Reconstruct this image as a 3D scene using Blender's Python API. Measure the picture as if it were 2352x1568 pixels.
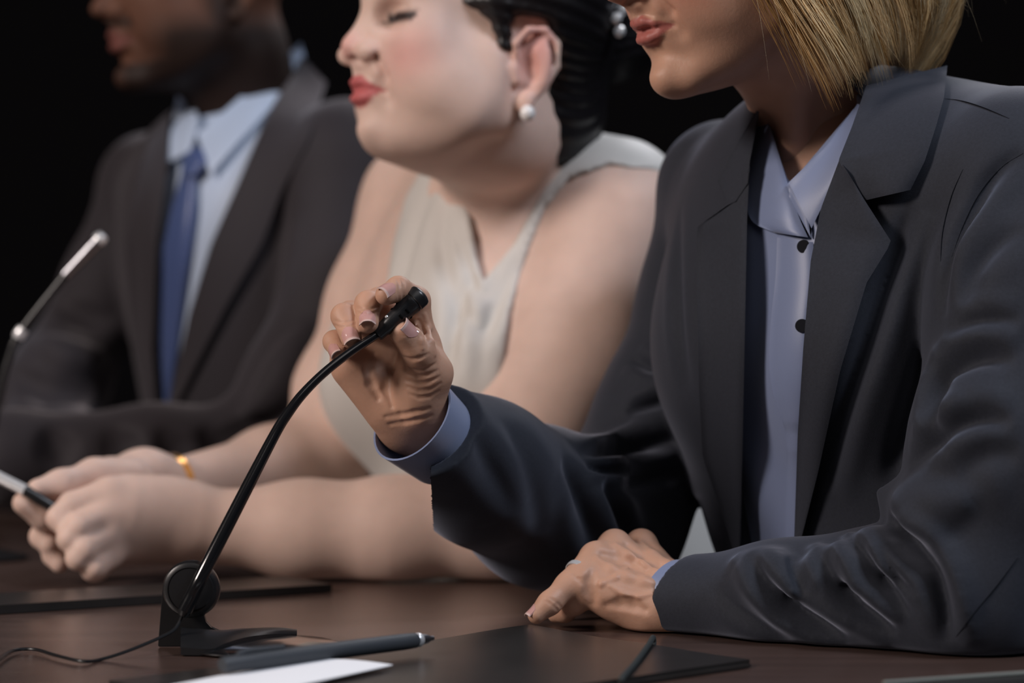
import bpy, math, random
import numpy as np
from mathutils import Vector
f4 = np.float32
D = bpy.data
for o in list(D.objects): D.objects.remove(o)
scene = bpy.context.scene
col = scene.collection
FPX = 85/36*2352; CZ = 0.96; TZ = 0.75          # focal length in pixels, eye height, table height
# ---------------------------------------------------------------- camera, world, lights, exposure
cam = D.cameras.new('camera'); co = D.objects.new('camera', cam); col.objects.link(co)
co.location = (0, 0, CZ); co.rotation_euler = (math.pi/2, 0, 0)
cam.lens = 85; cam.sensor_width = 36; cam.clip_start = .05
cam.dof.use_dof = True; cam.dof.focus_distance = 1.70; cam.dof.aperture_fstop = 3.8
scene.camera = co
w = D.worlds.new('world'); scene.world = w; w.use_nodes = True
w.node_tree.nodes['Background'].inputs[0].default_value = (.55, .6, .75, 1)
w.node_tree.nodes['Background'].inputs[1].default_value = .012
def area(loc, target, size, power, color, sy=None, spread=math.pi):
    l = D.lights.new('area_lamp', 'AREA'); l.shape = 'RECTANGLE'; l.size = size; l.size_y = sy or size
    l.energy = power; l.color = color; l.spread = spread
    o = D.objects.new('area_lamp', l); col.objects.link(o); o.location = loc
    o.rotation_euler = (Vector(target)-Vector(loc)).to_track_quat('-Z', 'Y').to_euler()
    return o
area((-2.6, .35, 2.35), (0.0, 2.0, .95), .8, 82, (1, .88, .82))        # warm key where the speakers look
area((1.55, .75, 3.1), (.25, 1.8, .92), .7, 50, (.80, .87, 1))           # cool key high on the right
area((.9, 4.0, 2.9), (.2, 1.9, 1.1), .8, 26, (.95, .95, 1))            # hair light from behind
area((.2, .1, 2.9), (.1, 2.0, .9), 1.4, 6, (1, .93, .9))             # wide, weak soft light above the camera
vs = scene.view_settings; vs.view_transform = 'Standard'; vs.look = 'None'; vs.gamma = 1; vs.exposure = 0
vs.use_curve_mapping = False
# ---------------------------------------------------------------- helpers
def P(u, v, d): return np.array([(u-1176)*d/FPX, d, CZ-(v-784)*d/FPX])
def PT(u, v, z=TZ):                              # the point of the horizontal plane z seen at pixel u, v
    d = FPX*(CZ-z)/(v-784); return P(u, v, d)
def proj(p):
    return 1176+p[:, 0]/p[:, 1]*FPX, 784-(p[:, 2]-CZ)/p[:, 1]*FPX
def nrm(a): a = np.asarray(a, float); return a/np.linalg.norm(a)
FW = nrm((-.81, -.59, 0)); LW = nrm((.59, -.81, 0)); ZW = np.array([0, 0, 1.])
def smin(a, b, k):
    h = np.clip(.5+.5*(b-a)/k, 0, 1); return b+(a-b)*h-k*h*(1-h)
def smax(a, b, k): return -smin(-a, -b, k)

class S:
    """a body of smoothly blended solids, described by its signed distance"""
    def __init__(s): s.e = []
    def add(s, fn, c, r, k=.01, op='u'):
        s.e.append((fn, np.asarray(c, float), float(r), k, op)); return s
    def cap(s, a, b, ra, rb=None, k=.01, op='u'):
        rb = ra if rb is None else rb
        a = np.asarray(a, float); b = np.asarray(b, float); ba = (b-a).astype(f4); L = max(float(ba@ba), 1e-9); af = a.astype(f4)
        def fn(p):
            q = p-af; t = np.clip(q@ba/L, 0, 1)
            q = q-t[:, None]*ba
            return np.sqrt(np.einsum('ij,ij->i', q, q))-(ra+(rb-ra)*t)
        return s.add(fn, (a+b)/2, np.linalg.norm(b-a)/2+max(ra, rb), k, op)
    def fcap(s, a, b, ra, rb, n, fl, fl2=None, k=.01, op='u'):
        """capsule whose radius along the direction n is scaled by fl (fl2 at the far end)"""
        a = np.asarray(a, float); b = np.asarray(b, float); fl2 = fl if fl2 is None else fl2
        n = np.asarray(n, float); ax = nrm(b-a); n = nrm(n-ax*(n@ax))
        ba = (b-a).astype(f4); L = float(ba@ba); af = a.astype(f4); nf = n.astype(f4); m = min(fl, fl2, 1)
        def fn(p):
            q = p-af; t = np.clip(q@ba/L, 0, 1); q = q-t[:, None]*ba
            c = q@nf; f = fl+(fl2-fl)*t; r = ra+(rb-ra)*t
            o = np.sqrt(np.maximum(np.einsum('ij,ij->i', q, q)-c*c, 0)+(c/f)**2)
            k0 = o/r; g = np.sqrt(np.maximum(np.einsum('ij,ij->i', q, q)-c*c, 0)+(c/f/f)**2)/r/r
            return k0*(k0-1)/np.maximum(g, 1e-3)*1.0
        return s.add(fn, (a+b)/2, np.linalg.norm(b-a)/2+max(ra, rb)*max(fl, fl2, 1), k, op)
    def ell(s, c, r, R=None, k=.01, op='u'):
        c = np.asarray(c, float); r = np.asarray(r, f4); cf = c.astype(f4); Rf = None if R is None else np.asarray(R).T.astype(f4)
        def fn(p):
            q = p-cf
            if Rf is not None: q = q@Rf
            q = q/r; k0 = np.sqrt(np.einsum('ij,ij->i', q, q)); q = q/r
            k1 = np.sqrt(np.einsum('ij,ij->i', q, q)); return k0*(k0-1)/np.maximum(k1, 1e-6)
        return s.add(fn, c, float(max(r)), k, op)
    def chain(s, pts, rs, k=.01, op='u'):
        for i in range(len(pts)-1): s.cap(pts[i], pts[i+1], rs[i], rs[i+1], k, op)
        return s
    def __call__(s, p, cc=None, cr=0, mg=.05):
        d = None
        for fn, c, r, k, op in s.e:
            if cc is not None and np.linalg.norm(c-cc)-r-cr > mg+k: continue
            if d is None and op != 'u': continue
            v = fn(p)
            if op == 'u': d = v if d is None else smin(d, v, k)
            elif op == 's': d = smax(d, -v, k)
            elif op == 'i': d = smax(d, v, k)
            elif op == 'd': d = d-v
        return np.full(len(p), 1., f4) if d is None else d

def off(f, t):
    return lambda p, *a, **k: f(p, *a, **k)-t

def mesh_sdf(f, lo, hi, h, cull=True):
    """naive surface nets over a sparse lattice of blocks"""
    lo = np.asarray(lo, float); hi = np.asarray(hi, float)
    n = 8; SB = 32*h; shp = np.maximum(np.ceil((hi-lo)/SB).astype(int), 1)
    gx = np.arange(n+1); G = np.stack(np.meshgrid(gx, gx, gx, indexing='ij'), -1).reshape(-1, 3)
    s4 = np.stack(np.meshgrid(*[np.arange(4)]*3, indexing='ij'), -1).reshape(-1, 3)
    sc = np.stack(np.meshgrid(*[np.arange(x) for x in shp], indexing='ij'), -1).reshape(-1, 3)
    vals = []; org = []
    ds = f((lo+(sc+.5)*SB).astype(f4))
    sc = sc[ds < SB*.87*1.5]
    cen = lo+(sc+.5)*SB
    for s_, c in zip(sc, cen):
        kw = dict(cc=c, cr=SB*.87, mg=SB*.9+.03) if cull else {}
        bo = s_*32+s4*8
        bc = (lo+(bo+4)*h).astype(f4)
        d = np.abs(f(bc, **kw)); keep = d < 8*h*.87*1.7+.0015
        if not keep.any(): continue
        bo = bo[keep]; pts = (lo+(bo[:, None, :]+G[None])*h).reshape(-1, 3).astype(f4)
        v = f(pts, **kw).reshape(-1, n+1, n+1, n+1)
        ok = (v.min((1, 2, 3)) < 0) & (v.max((1, 2, 3)) >= 0)
        vals.append(v[ok]); org.append(bo[ok])
    V = np.concatenate(vals); O = np.concatenate(org)
    NX = shp*32+2
    c8 = [V[:, i:i+n, j:j+n, k:k+n] for i in (0, 1) for j in (0, 1) for k in (0, 1)]
    neg = sum((c < 0).astype(np.int8) for c in c8); act = (neg > 0) & (neg < 8)
    bi, ci, cj, ck = np.nonzero(act)
    g = O[bi]+np.stack([ci, cj, ck], 1)
    key = (g[:, 0].astype(np.int64)*NX[1]+g[:, 1])*NX[2]+g[:, 2]
    c = np.stack([x[bi, ci, cj, ck] for x in c8], 1)
    co8 = np.array([(i, j, k) for i in (0, 1) for j in (0, 1) for k in (0, 1)], float)
    acc = np.zeros((len(key), 3)); cnt = np.zeros(len(key))
    for a in range(8):
        for b in range(a+1, 8):
            if abs(co8[a]-co8[b]).sum() != 1: continue
            m = (c[:, a] < 0) != (c[:, b] < 0)
            t = c[m, a]/(c[m, a]-c[m, b])
            acc[m] += co8[a]+(co8[b]-co8[a])*t[:, None]; cnt[m] += 1
    vert = lo+(g+acc/cnt[:, None])*h
    order = np.argsort(key); ks = key[order]
    quads = []
    st = np.array([NX[1]*NX[2], NX[2], 1], np.int64)
    for ax in range(3):
        corner = [4, 2, 1][ax]
        a = c[:, 0] < 0; b = c[:, corner] < 0; m = np.nonzero(a != b)[0]
        o1, o2 = [(1, 2), (2, 0), (0, 1)][ax]
        kk = [key[m], key[m]-st[o1], key[m]-st[o1]-st[o2], key[m]-st[o2]]
        idx = []; good = np.ones(len(m), bool)
        for q in kk:
            pos = np.clip(np.searchsorted(ks, q), 0, len(ks)-1); good &= ks[pos] == q; idx.append(order[pos])
        idx = np.stack(idx, 1); flip = ~a[m]
        idx[flip] = idx[flip][:, ::-1]
        quads.append(idx[good])
    return vert, np.concatenate(quads)

def vrelax(v, q, it=1, lam=.5):
    for _ in range(it):
        acc = np.zeros_like(v); cnt = np.zeros(len(v))
        for i in range(4):
            for j in ((i+1) % 4, (i+3) % 4):
                np.add.at(acc, q[:, i], v[q[:, j]]); np.add.at(cnt, q[:, i], 1)
        v = v+lam*(acc/np.maximum(cnt, 1)[:, None]-v)
    return v

def mk(name, v, faces, m, parent=None, smooth=True, colour=None, at=None):
    """link ONE mesh object; its origin is put at `at` or at the middle of its base"""
    v = np.asarray(v, float)
    me = D.meshes.new(name)
    if isinstance(faces, np.ndarray) and faces.ndim == 2:
        k = faces.shape[1]; me.vertices.add(len(v)); me.loops.add(faces.size); me.polygons.add(len(faces))
        me.loops.foreach_set('vertex_index', faces.astype(np.int32).ravel())
        me.polygons.foreach_set('loop_start', np.arange(len(faces), dtype=np.int32)*k)
    else: me.from_pydata([tuple(x) for x in v], [], [tuple(int(i) for i in f) for f in faces])
    base = np.array([*(v[:, :2].min(0)+v[:, :2].max(0))/2, v[:, 2].min()]) if at is None else np.asarray(at, float)
    me.vertices.foreach_set('co', (v-base).astype(f4).ravel())
    me.update(calc_edges=True); me.validate()
    me.polygons.foreach_set('use_smooth', np.full(len(me.polygons), smooth))
    if colour is not None:
        a = me.color_attributes.new('tint', 'FLOAT_COLOR', 'POINT')
        c = np.ones((len(v), 4), f4); c[:, :3] = colour(v); a.data.foreach_set('color', c.ravel())
    me.materials.append(m)
    if smooth and not isinstance(faces, np.ndarray): me.set_sharp_from_angle(angle=math.radians(38))
    o = D.objects.new(name, me); col.objects.link(o)
    o.location = base
    if parent is not None:
        o.parent = parent; o.location = base-np.array(wloc(parent))
    return o
def wloc(o):
    l = Vector(o.location)
    while o.parent: o = o.parent; l += Vector(o.location)
    return l
def thing(name, label, cat, loc, group=None):
    o = D.objects.new(name, None); col.objects.link(o); o.location = loc; o.empty_display_size = .05
    o['label'] = label; o['category'] = cat
    if group: o['group'] = group
    return o
def tag(o, label, cat=None, group=None):
    o['label'] = label
    if cat: o['category'] = cat
    if group: o['group'] = group
    return o

def catmull(pts, n):
    pts = np.asarray(pts, float)
    if len(pts) == 2: return pts[0]+(pts[1]-pts[0])*np.linspace(0, 1, n)[:, None]
    p = np.vstack([2*pts[0]-pts[1], pts, 2*pts[-1]-pts[-2]])
    L = np.r_[0, np.cumsum(np.linalg.norm(np.diff(pts, axis=0), axis=1))]
    t = np.linspace(0, L[-1], n); i = np.clip(np.searchsorted(L, t, side='right')-1, 0, len(pts)-2)
    u = ((t-L[i])/np.maximum(L[i+1]-L[i], 1e-9))[:, None]
    a, b, c, d = p[i], p[i+1], p[i+2], p[i+3]
    return .5*(2*b+(c-a)*u+(2*a-5*b+4*c-d)*u**2+(3*b-a-3*c+d)*u**3)
def lin(pts, n):
    pts = np.asarray(pts, float); L = np.r_[0, np.cumsum(np.linalg.norm(np.diff(pts, axis=0), axis=1))]
    t = np.linspace(0, L[-1], n); return np.stack([np.interp(t, L, pts[:, k]) for k in range(pts.shape[1])], 1)
def tube(pts, r, seg=10, n=None, ref=(0, 0, 1), ov=1.0):
    """closed tube along a smooth path; r a number or a list along the path"""
    pts = catmull(pts, n) if n else np.asarray(pts, float)
    N = len(pts); r = np.interp(np.linspace(0, 1, N), np.linspace(0, 1, np.size(r)), np.atleast_1d(r))
    T = np.gradient(pts, axis=0); T /= np.linalg.norm(T, axis=1)[:, None]
    x = nrm(np.cross(T[0], ref) if abs(nrm(T[0])@nrm(ref)) < .95 else np.cross(T[0], (1, .3, 0)))
    vs_ = []; a = np.linspace(0, 2*math.pi, seg, endpoint=False)
    for i in range(N):
        x = nrm(x-T[i]*(x@T[i])); y = np.cross(T[i], x)
        vs_.append(pts[i]+r[i]*(np.cos(a)[:, None]*x+np.sin(a)[:, None]*y*ov))
    v = np.vstack(vs_+[pts[:1], pts[-1:]])
    f = [(i*seg+j, i*seg+(j+1) % seg, (i+1)*seg+(j+1) % seg, (i+1)*seg+j) for i in range(N-1) for j in range(seg)]
    f += [((j+1) % seg, j, N*seg) for j in range(seg)]+[((N-1)*seg+j, (N-1)*seg+(j+1) % seg, N*seg+1) for j in range(seg)]
    return v, f
def gridsolid(F, B):
    """closed sheet from two point grids (m, n, 3): outer side and inner side"""
    m, n = F.shape[:2]; v = np.vstack([F.reshape(-1, 3), B.reshape(-1, 3)]); o = m*n; f = []
    for i in range(m-1):
        for j in range(n-1):
            a = i*n+j; f.append((a, a+1, a+n+1, a+n)); f.append((o+a, o+a+n, o+a+n+1, o+a+1))
    for j in range(n-1):
        f.append((j, o+j, o+j+1, j+1)); a = (m-1)*n+j; f.append((a, a+1, o+a+1, o+a))
    for i in range(m-1):
        a = i*n; f.append((a, a+n, o+a+n, o+a)); a = i*n+n-1; f.append((a, o+a, o+a+n, a+n))
    return v, f
def join(parts):
    V = []; F = []; k = 0
    for v, f in parts:
        V.append(np.asarray(v)); F += [tuple(int(i)+k for i in q) for q in f]; k += len(v)
    return np.vstack(V), F
def lathe(prof, c, ax, seg=40):
    """profile of (radius, height) turned about the axis ax through c"""
    ax = nrm(ax); x = nrm(np.cross(ax, (0, 0, 1) if abs(ax[2]) < .9 else (1, 0, 0))); y = np.cross(ax, x)
    a = np.linspace(0, 2*math.pi, seg, endpoint=False); v = []
    for r, h in prof: v.append(np.asarray(c)+ax*h+max(r, 1e-5)*(np.cos(a)[:, None]*x+np.sin(a)[:, None]*y))
    N = len(prof); v = np.vstack(v)
    f = [(i*seg+j, i*seg+(j+1) % seg, (i+1)*seg+(j+1) % seg, (i+1)*seg+j) for i in range(N-1) for j in range(seg)]
    f += [tuple(range(seg))[::-1], tuple((N-1)*seg+j for j in range(seg))]
    return v, f
def prism(poly, z0, z1, bev=0):
    n = len(poly); poly = np.asarray(poly, float)
    if bev:
        c = poly.mean(0); ins = poly+(c-poly)*(bev/np.linalg.norm(c-poly, axis=1))[:, None]
        lay = [(ins, z0), (poly, z0+bev), (poly, z1-bev), (ins, z1)]
    else: lay = [(poly, z0), (poly, z1)]
    v = np.vstack([np.c_[p, np.full(n, z)] for p, z in lay]); m = len(lay)
    f = [tuple(range(n))[::-1], tuple((m-1)*n+i for i in range(n))]
    f += [(k*n+i, k*n+(i+1) % n, (k+1)*n+(i+1) % n, (k+1)*n+i) for k in range(m-1) for i in range(n)]
    return v, f
def march(uv, f, d0=1.2, d1=3.2):
    """where the sight line through each pixel first meets the solid f (nearest pass if it misses)"""
    uv = np.asarray(uv, float); dr = np.stack([(uv[:, 0]-1176)/FPX, np.ones(len(uv)), -(uv[:, 1]-784)/FPX], 1)
    o = np.array([0, 0, CZ]); t = np.full(len(uv), d0); best = t.copy(); bd = np.full(len(uv), 9.); hit = np.zeros(len(uv), bool)
    for _ in range(140):
        d = f((o+dr*t[:, None]).astype(f4)).astype(float)
        m = (np.abs(d) < bd) & ~hit; bd[m] = np.abs(d)[m]; best[m] = t[m]
        hit |= d < 2e-4
        t = np.where(hit | (t > d1), t, t+np.clip(d*.7, 1.5e-4, .1))
    return o+dr*best[:, None]
def grad(f, p, e=2e-3):
    p = np.asarray(p, float); g = np.stack([f((p+np.eye(3)[i]*e).astype(f4))-f((p-np.eye(3)[i]*e).astype(f4)) for i in range(3)], 1)
    return g/np.maximum(np.linalg.norm(g, axis=1), 1e-9)[:, None]
def sheet(A, B, f, m=30, n=12, th=.0025, lift=None, smooth=True, relax=6, base=.0):
    """cloth piece lying on solid f between the pixel outlines A and B, `lift(s,t)` off it and th thick"""
    rs = catmull if smooth else lin
    a = rs(A, m); b = rs(B, m); t = np.linspace(0, 1, n)
    uv = a[:, None]*(1-t[None, :, None])+b[:, None]*t[None, :, None]
    p = march(uv.reshape(-1, 2), f).reshape(m, n, 3)
    d = p[..., 1].copy()
    for _ in range(relax):                                   # even out the depth, keep the outline
        e = np.pad(d, 1, mode='edge'); d = .2*(e[1:-1, 1:-1]+e[:-2, 1:-1]+e[2:, 1:-1]+e[1:-1, :-2]+e[1:-1, 2:])
        d = np.minimum(d, p[..., 1]+.004)
    k = d/p[..., 1]; p = p*k[..., None]; p[..., 2] += CZ*(1-k)
    ti, tj = np.meshgrid(np.linspace(0, 1, m), t, indexing='ij')
    L = base+(lift(ti, tj) if lift else 0)*np.ones((m, n))
    view = p-np.array([0, 0, CZ]); dist = np.linalg.norm(view, axis=-1); view /= dist[..., None]
    F = p-view*(L+th)[..., None]; B_ = p-view*L[..., None]
    return gridsolid(F, B_)
def pdist(poly, u, v):
    """signed distance in pixels to a polygon (negative inside)"""
    poly = np.asarray(poly, float); d = np.full(u.shape, 1e9); ins = np.zeros(u.shape, bool); n = len(poly)
    for i in range(n):
        a = poly[i]; b = poly[(i+1) % n]; e = b-a; wx = u-a[0]; wy = v-a[1]
        t = np.clip((wx*e[0]+wy*e[1])/(e@e), 0, 1); d = np.minimum(d, (wx-t*e[0])**2+(wy-t*e[1])**2)
        if a[1] != b[1]:
            c = ((a[1] <= v) != (b[1] <= v)) & (u < (b[0]-a[0])*(v-a[1])/(b[1]-a[1])+a[0]); ins ^= c
    d = np.sqrt(d); return np.where(ins, -d, d)
def prismcut(poly, near=0, far=9):
    """solid prism through an outline, standing between two distances from the eye"""
    def fn(p):
        u, v = proj(p.astype(float)); s = p[:, 1]/FPX
        return np.maximum(np.maximum(pdist(poly, u, v)*s, near-p[:, 1]), p[:, 1]-far).astype(f4)
    return fn
# ---------------------------------------------------------------- materials
def mat(name, base, rough=.5, spec=.5, metal=0, sheen=0, sss=0, sssr=(1, .35, .2), coat=0, tint=False, bump=0, bscale=200,
        noise=0, nscale=8, weave=0, aniso=0, stretch=None, rvar=0, sheenc=None):
    m = D.materials.new(name); m.use_nodes = True; nt = m.node_tree; N = nt.nodes; b = N['Principled BSDF']
    b.inputs['Base Color'].default_value = (*base, 1); b.inputs['Roughness'].default_value = rough
    b.inputs['Specular IOR Level'].default_value = spec; b.inputs['Metallic'].default_value = metal
    b.inputs['Coat Weight'].default_value = coat; b.inputs['Coat Roughness'].default_value = .12
    b.inputs['Sheen Weight'].default_value = sheen; b.inputs['Sheen Roughness'].default_value = .45
    if sheenc: b.inputs['Sheen Tint'].default_value = (*sheenc, 1)
    b.inputs['Anisotropic'].default_value = aniso
    if sss:
        b.inputs['Subsurface Weight'].default_value = sss; b.inputs['Subsurface Radius'].default_value = sssr
        b.inputs['Subsurface Scale'].default_value = .006
    tc = N.new('ShaderNodeTexCoord').outputs['Object']
    src = None
    if tint:
        a = N.new('ShaderNodeVertexColor'); a.layer_name = 'tint'; src = a.outputs[0]
    if noise:
        n = N.new('ShaderNodeTexNoise'); n.inputs['Scale'].default_value = nscale; n.inputs['Detail'].default_value = 5
        if stretch:
            mp = N.new('ShaderNodeMapping'); mp.inputs['Scale'].default_value = stretch; nt.links.new(tc, mp.inputs[0]); nt.links.new(mp.outputs[0], n.inputs[0])
        else: nt.links.new(tc, n.inputs[0])
        r = N.new('ShaderNodeMapRange'); r.inputs['From Min'].default_value = .3; r.inputs['From Max'].default_value = .7
        r.inputs['To Min'].default_value = 1-noise; r.inputs['To Max'].default_value = 1+noise; nt.links.new(n.outputs[0], r.inputs[0])
        mx = N.new('ShaderNodeVectorMath'); mx.operation = 'SCALE'; nt.links.new(r.outputs[0], mx.inputs['Scale'])
        if src: nt.links.new(src, mx.inputs[0])
        else: mx.inputs[0].default_value = base
        src = mx.outputs[0]
        if rvar:
            r2 = N.new('ShaderNodeMapRange'); r2.inputs['To Min'].default_value = rough-rvar; r2.inputs['To Max'].default_value = rough+rvar
            nt.links.new(n.outputs[0], r2.inputs[0]); nt.links.new(r2.outputs[0], b.inputs['Roughness'])
    if src: nt.links.new(src, b.inputs['Base Color'])
    if bump:
        n = N.new('ShaderNodeTexNoise'); n.inputs['Scale'].default_value = bscale; n.inputs['Detail'].default_value = 6
        n.inputs['Roughness'].default_value = .65
        nt.links.new(tc, n.inputs[0]); h = n.outputs[0]
        if weave:
            wv = N.new('ShaderNodeTexWave'); wv.inputs['Scale'].default_value = weave; wv.inputs['Distortion'].default_value = 1.5
            wv.bands_direction = 'DIAGONAL'; nt.links.new(tc, wv.inputs[0])
            ad = N.new('ShaderNodeMath'); ad.operation = 'ADD'; nt.links.new(h, ad.inputs[0]); nt.links.new(wv.outputs['Fac'], ad.inputs[1]); h = ad.outputs[0]
        bp = N.new('ShaderNodeBump'); bp.inputs['Strength'].default_value = bump; bp.inputs['Distance'].default_value = .0006
        nt.links.new(h, bp.inputs['Height']); nt.links.new(bp.outputs[0], b.inputs['Normal'])
    return m
# ---------------------------------------------------------------- heads
def frame(yaw_dir, pitch=0, roll=0):
    """columns: forward, left, up; pitch > 0 looks down, roll > 0 leans to the person's right"""
    f = nrm((yaw_dir[0], yaw_dir[1], 0)); l = np.array([-f[1], f[0], 0]); u = np.array([0, 0, 1.])
    p = math.radians(pitch); f, u = f*math.cos(p)-u*math.sin(p), u*math.cos(p)+f*math.sin(p)
    r = math.radians(roll); l, u = l*math.cos(r)+u*math.sin(r), u*math.cos(r)-l*math.sin(r)
    return np.stack([f, l, u], 1)
class Head:
    def __init__(s, R, sc, anchor_local, anchor_world, wide=1.0):
        s.R = R; s.sc = sc; s.wd = wide; s.O = np.zeros(3); s.O = np.asarray(anchor_world)-s.w(*anchor_local)
    def w(s, x, y, z): return s.O+s.R@(np.array([x, y*s.wd, z])*s.sc)
    def loc(s, p):
        q = (p-s.O)@s.R/s.sc; q[:, 1] /= s.wd; return q
    def build(s, b, female=True, nose=1.0, ear=True, eyes=True, full=0.0, lips=1.0, chin=0., lidk=0.5, chz=0., ez=0., earz=0., wing=1., hollow=0.):
        s.ez = ez
        w = s.w; c = s.sc; R = s.R
        E = lambda x, y, z, rx, ry, rz, k=.01, op='u': b.ell(w(x, y, z), np.array([rx, ry*s.wd, rz])*c, R, k, op)
        C = lambda A, B, ra, rb, k=.006, op='u': b.cap(w(*A), w(*B), ra*c, rb*c, k, op)
        def E2(x, y, z, rx, ry, rz, k=.01, op='u'):
            for g in (1, -1): E(x, y*g, z, rx, ry, rz, k, op)
        def C2(A, B, ra, rb, k=.006, op='u'):
            for g in (1, -1): C((A[0], A[1]*g, A[2]), (B[0], B[1]*g, B[2]), ra, rb, k, op)
        E(-.004, 0, .058, .094, .072, .086)                      # skull
        E(.052, 0, .03, .058, .060, .078, .02)
        E(.060, 0, -.018, .048, .050, .056, .02)
        E2(.072, .036, .002, .026, .023, .024, .015)             # cheekbones
        E2(.060, .034+full*.004, -.030, .034, .027+full*.004, .036, .02)
        C2((.010, .050, -.048), (.088+chin, .016, -.082+chz), .013+full*.004, .012, .02)     # jaw
        C2((.006, .058, .005), (.010, .050, -.05), .012, .014, .02)
        E(.078, 0, -.042, .0335, .028, .030, .012)               # round the teeth
        E(.0965+chin, 0, -.0795+chz, .0165, .019, .0155, .010)            # chin
        E(.050, 0, -.072-(0 if full else .0065), .045, .036+full*.006, .020+full*.006, .02)
        E2(.036, .0475, -.026, .034, .0155, .040, .022)
        if full:
            E(.035, 0, -.060, .045, .040, .022, .025); E2(.052, .040, -.048, .036, .018, .028, .025)
        # nose
        n = nose
        C((.101, 0, .034), (.1215+.0025*n, 0, .002), .0055, .0065, .008)
        C((.098, 0, .010), (.112, 0, -.010), .012, .012, .010)
        E(.1240+.003*n, 0, -.0055, .0085, .0090, .0080, .006)
        E2(.1135, .0125*wing, -.0095, .0095*wing, .0060*wing, .0070*wing, .004)
        if hollow: C2((.076, .0650, -.030), (.038, .0790, -.014), .010, .012, .034, 's')
        C((.125, 0, -.012), (.1135, 0, -.0185), .0028, .0040, .003)
        E2(.1185, .0068, -.0165, .0070, .0032, .0038, .002, 's')
        C2((.1020, .0185, -.006), (.0985, .0195, -.014), .0012, .0012, .004, 's')
        # philtrum, lips
        C((.1120, 0, -.0190), (.1135, 0, -.0290), .0042, .0032, .006)
        k = lips
        pu = [(.1140, .0000, -.0335), (.1125, .0070, -.0328), (.1075, .0150, -.0355), (.0985, .0225, -.0398)]
        ru = [.0040*k, .0041*k, .0034*k, .0012]
        pl = [(.1112, .0000, -.0468), (.1098, .0070, -.0466), (.1050, .0145, -.0444), (.0985, .0225, -.0402)]
        rl = [.0056*k, .0054*k, .0040*k, .0012]
        for g in (1, -1):
            for P_, r_ in ((pu, ru), (pl, rl)):
                for i in range(3): C((P_[i][0], g*P_[i][1], P_[i][2]), (P_[i+1][0], g*P_[i+1][1], P_[i+1][2]), r_[i], r_[i+1], .0025)
        cr = [(.1183, 0, -.0402), (.1140, .009, -.0398), (.1072, .0165, -.0402), (.0985, .0245, -.0412)]
        for g in (1, -1):
            for i in range(3): C((cr[i][0], g*cr[i][1], cr[i][2]), (cr[i+1][0], g*cr[i+1][1], cr[i+1][2]), .0005, .0005, .0012, 's')
        C((.117, -.012, -.0600), (.117, .012, -.0600), .0060, .0060, .010, 's')   # under the lower lip
        C2((.104, .026, -.036), (.099, .029, -.048), .0035, .003, .010, 's')    # mouth corners
        C2((.109, .021, -.012), (.099, .029, -.030), .0015, .001, .008, 's')      # fold from nose to mouth
        if eyes:
            e_ = ez
            C2((.100, .012, .0480), (.0885, .046, .0500), .0065, .006, .014)
            E2(.1065, .030, .0270+e_, .016, .017, .0125, .012, 's')
            E2(.0815, .0315, .0270+e_, .0125, .0125, .0125, .002)
            for g in (1, -1):                                     # lids
                L = [(.0880, .0175), (.0940, .0245), (.0955, .0315), (.0930, .0390), (.0850, .0455)]
                for zc, r, dz in ((.0310-.004*lidk, .0026, .0035), (.0215, .0020, -.0020)):
                    for i in range(4):
                        za = e_+zc+dz*math.sin(math.pi*i/4); zb = e_+zc+dz*math.sin(math.pi*(i+1)/4)
                        C((L[i][0], g*L[i][1], za), (L[i+1][0], g*L[i+1][1], zb), r, r, .003)
        if ear:
            E0, C0 = E, C; E = lambda x, y, z, *a: E0(x, y, z+earz, *a); C = lambda A, B, *a: C0((A[0], A[1], A[2]+earz), (B[0], B[1], B[2]+earz), *a)
            for g in (1, -1):
                E(-.006, g*.0740, .006, .018, .0055, .030, .006)
                E(-.002, g*.0800, .002, .0085, .0060, .0130, .003, 's')
                rim = [(.008, .074, .010), (.012, .077, .022), (.004, .081, .034), (-.010, .083, .036), (-.022, .084, .026), (-.024, .083, .008), (-.016, .080, -.010), (-.006, .077, -.022)]
                for i in range(7): C((rim[i][0], g*rim[i][1], rim[i][2]), (rim[i+1][0], g*rim[i+1][1], rim[i+1][2]), .0032, .0032, .002)
                E(-.001, g*.0760, -.024, .0085, .0048, .0085, .005)
                C((-.006, g*.080, .020), (-.013, g*.081, -.004), .0028, .0028, .003)
                C((.010, g*.074, .002), (.007, g*.075, -.008), .0045, .004, .004)
        return b
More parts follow.
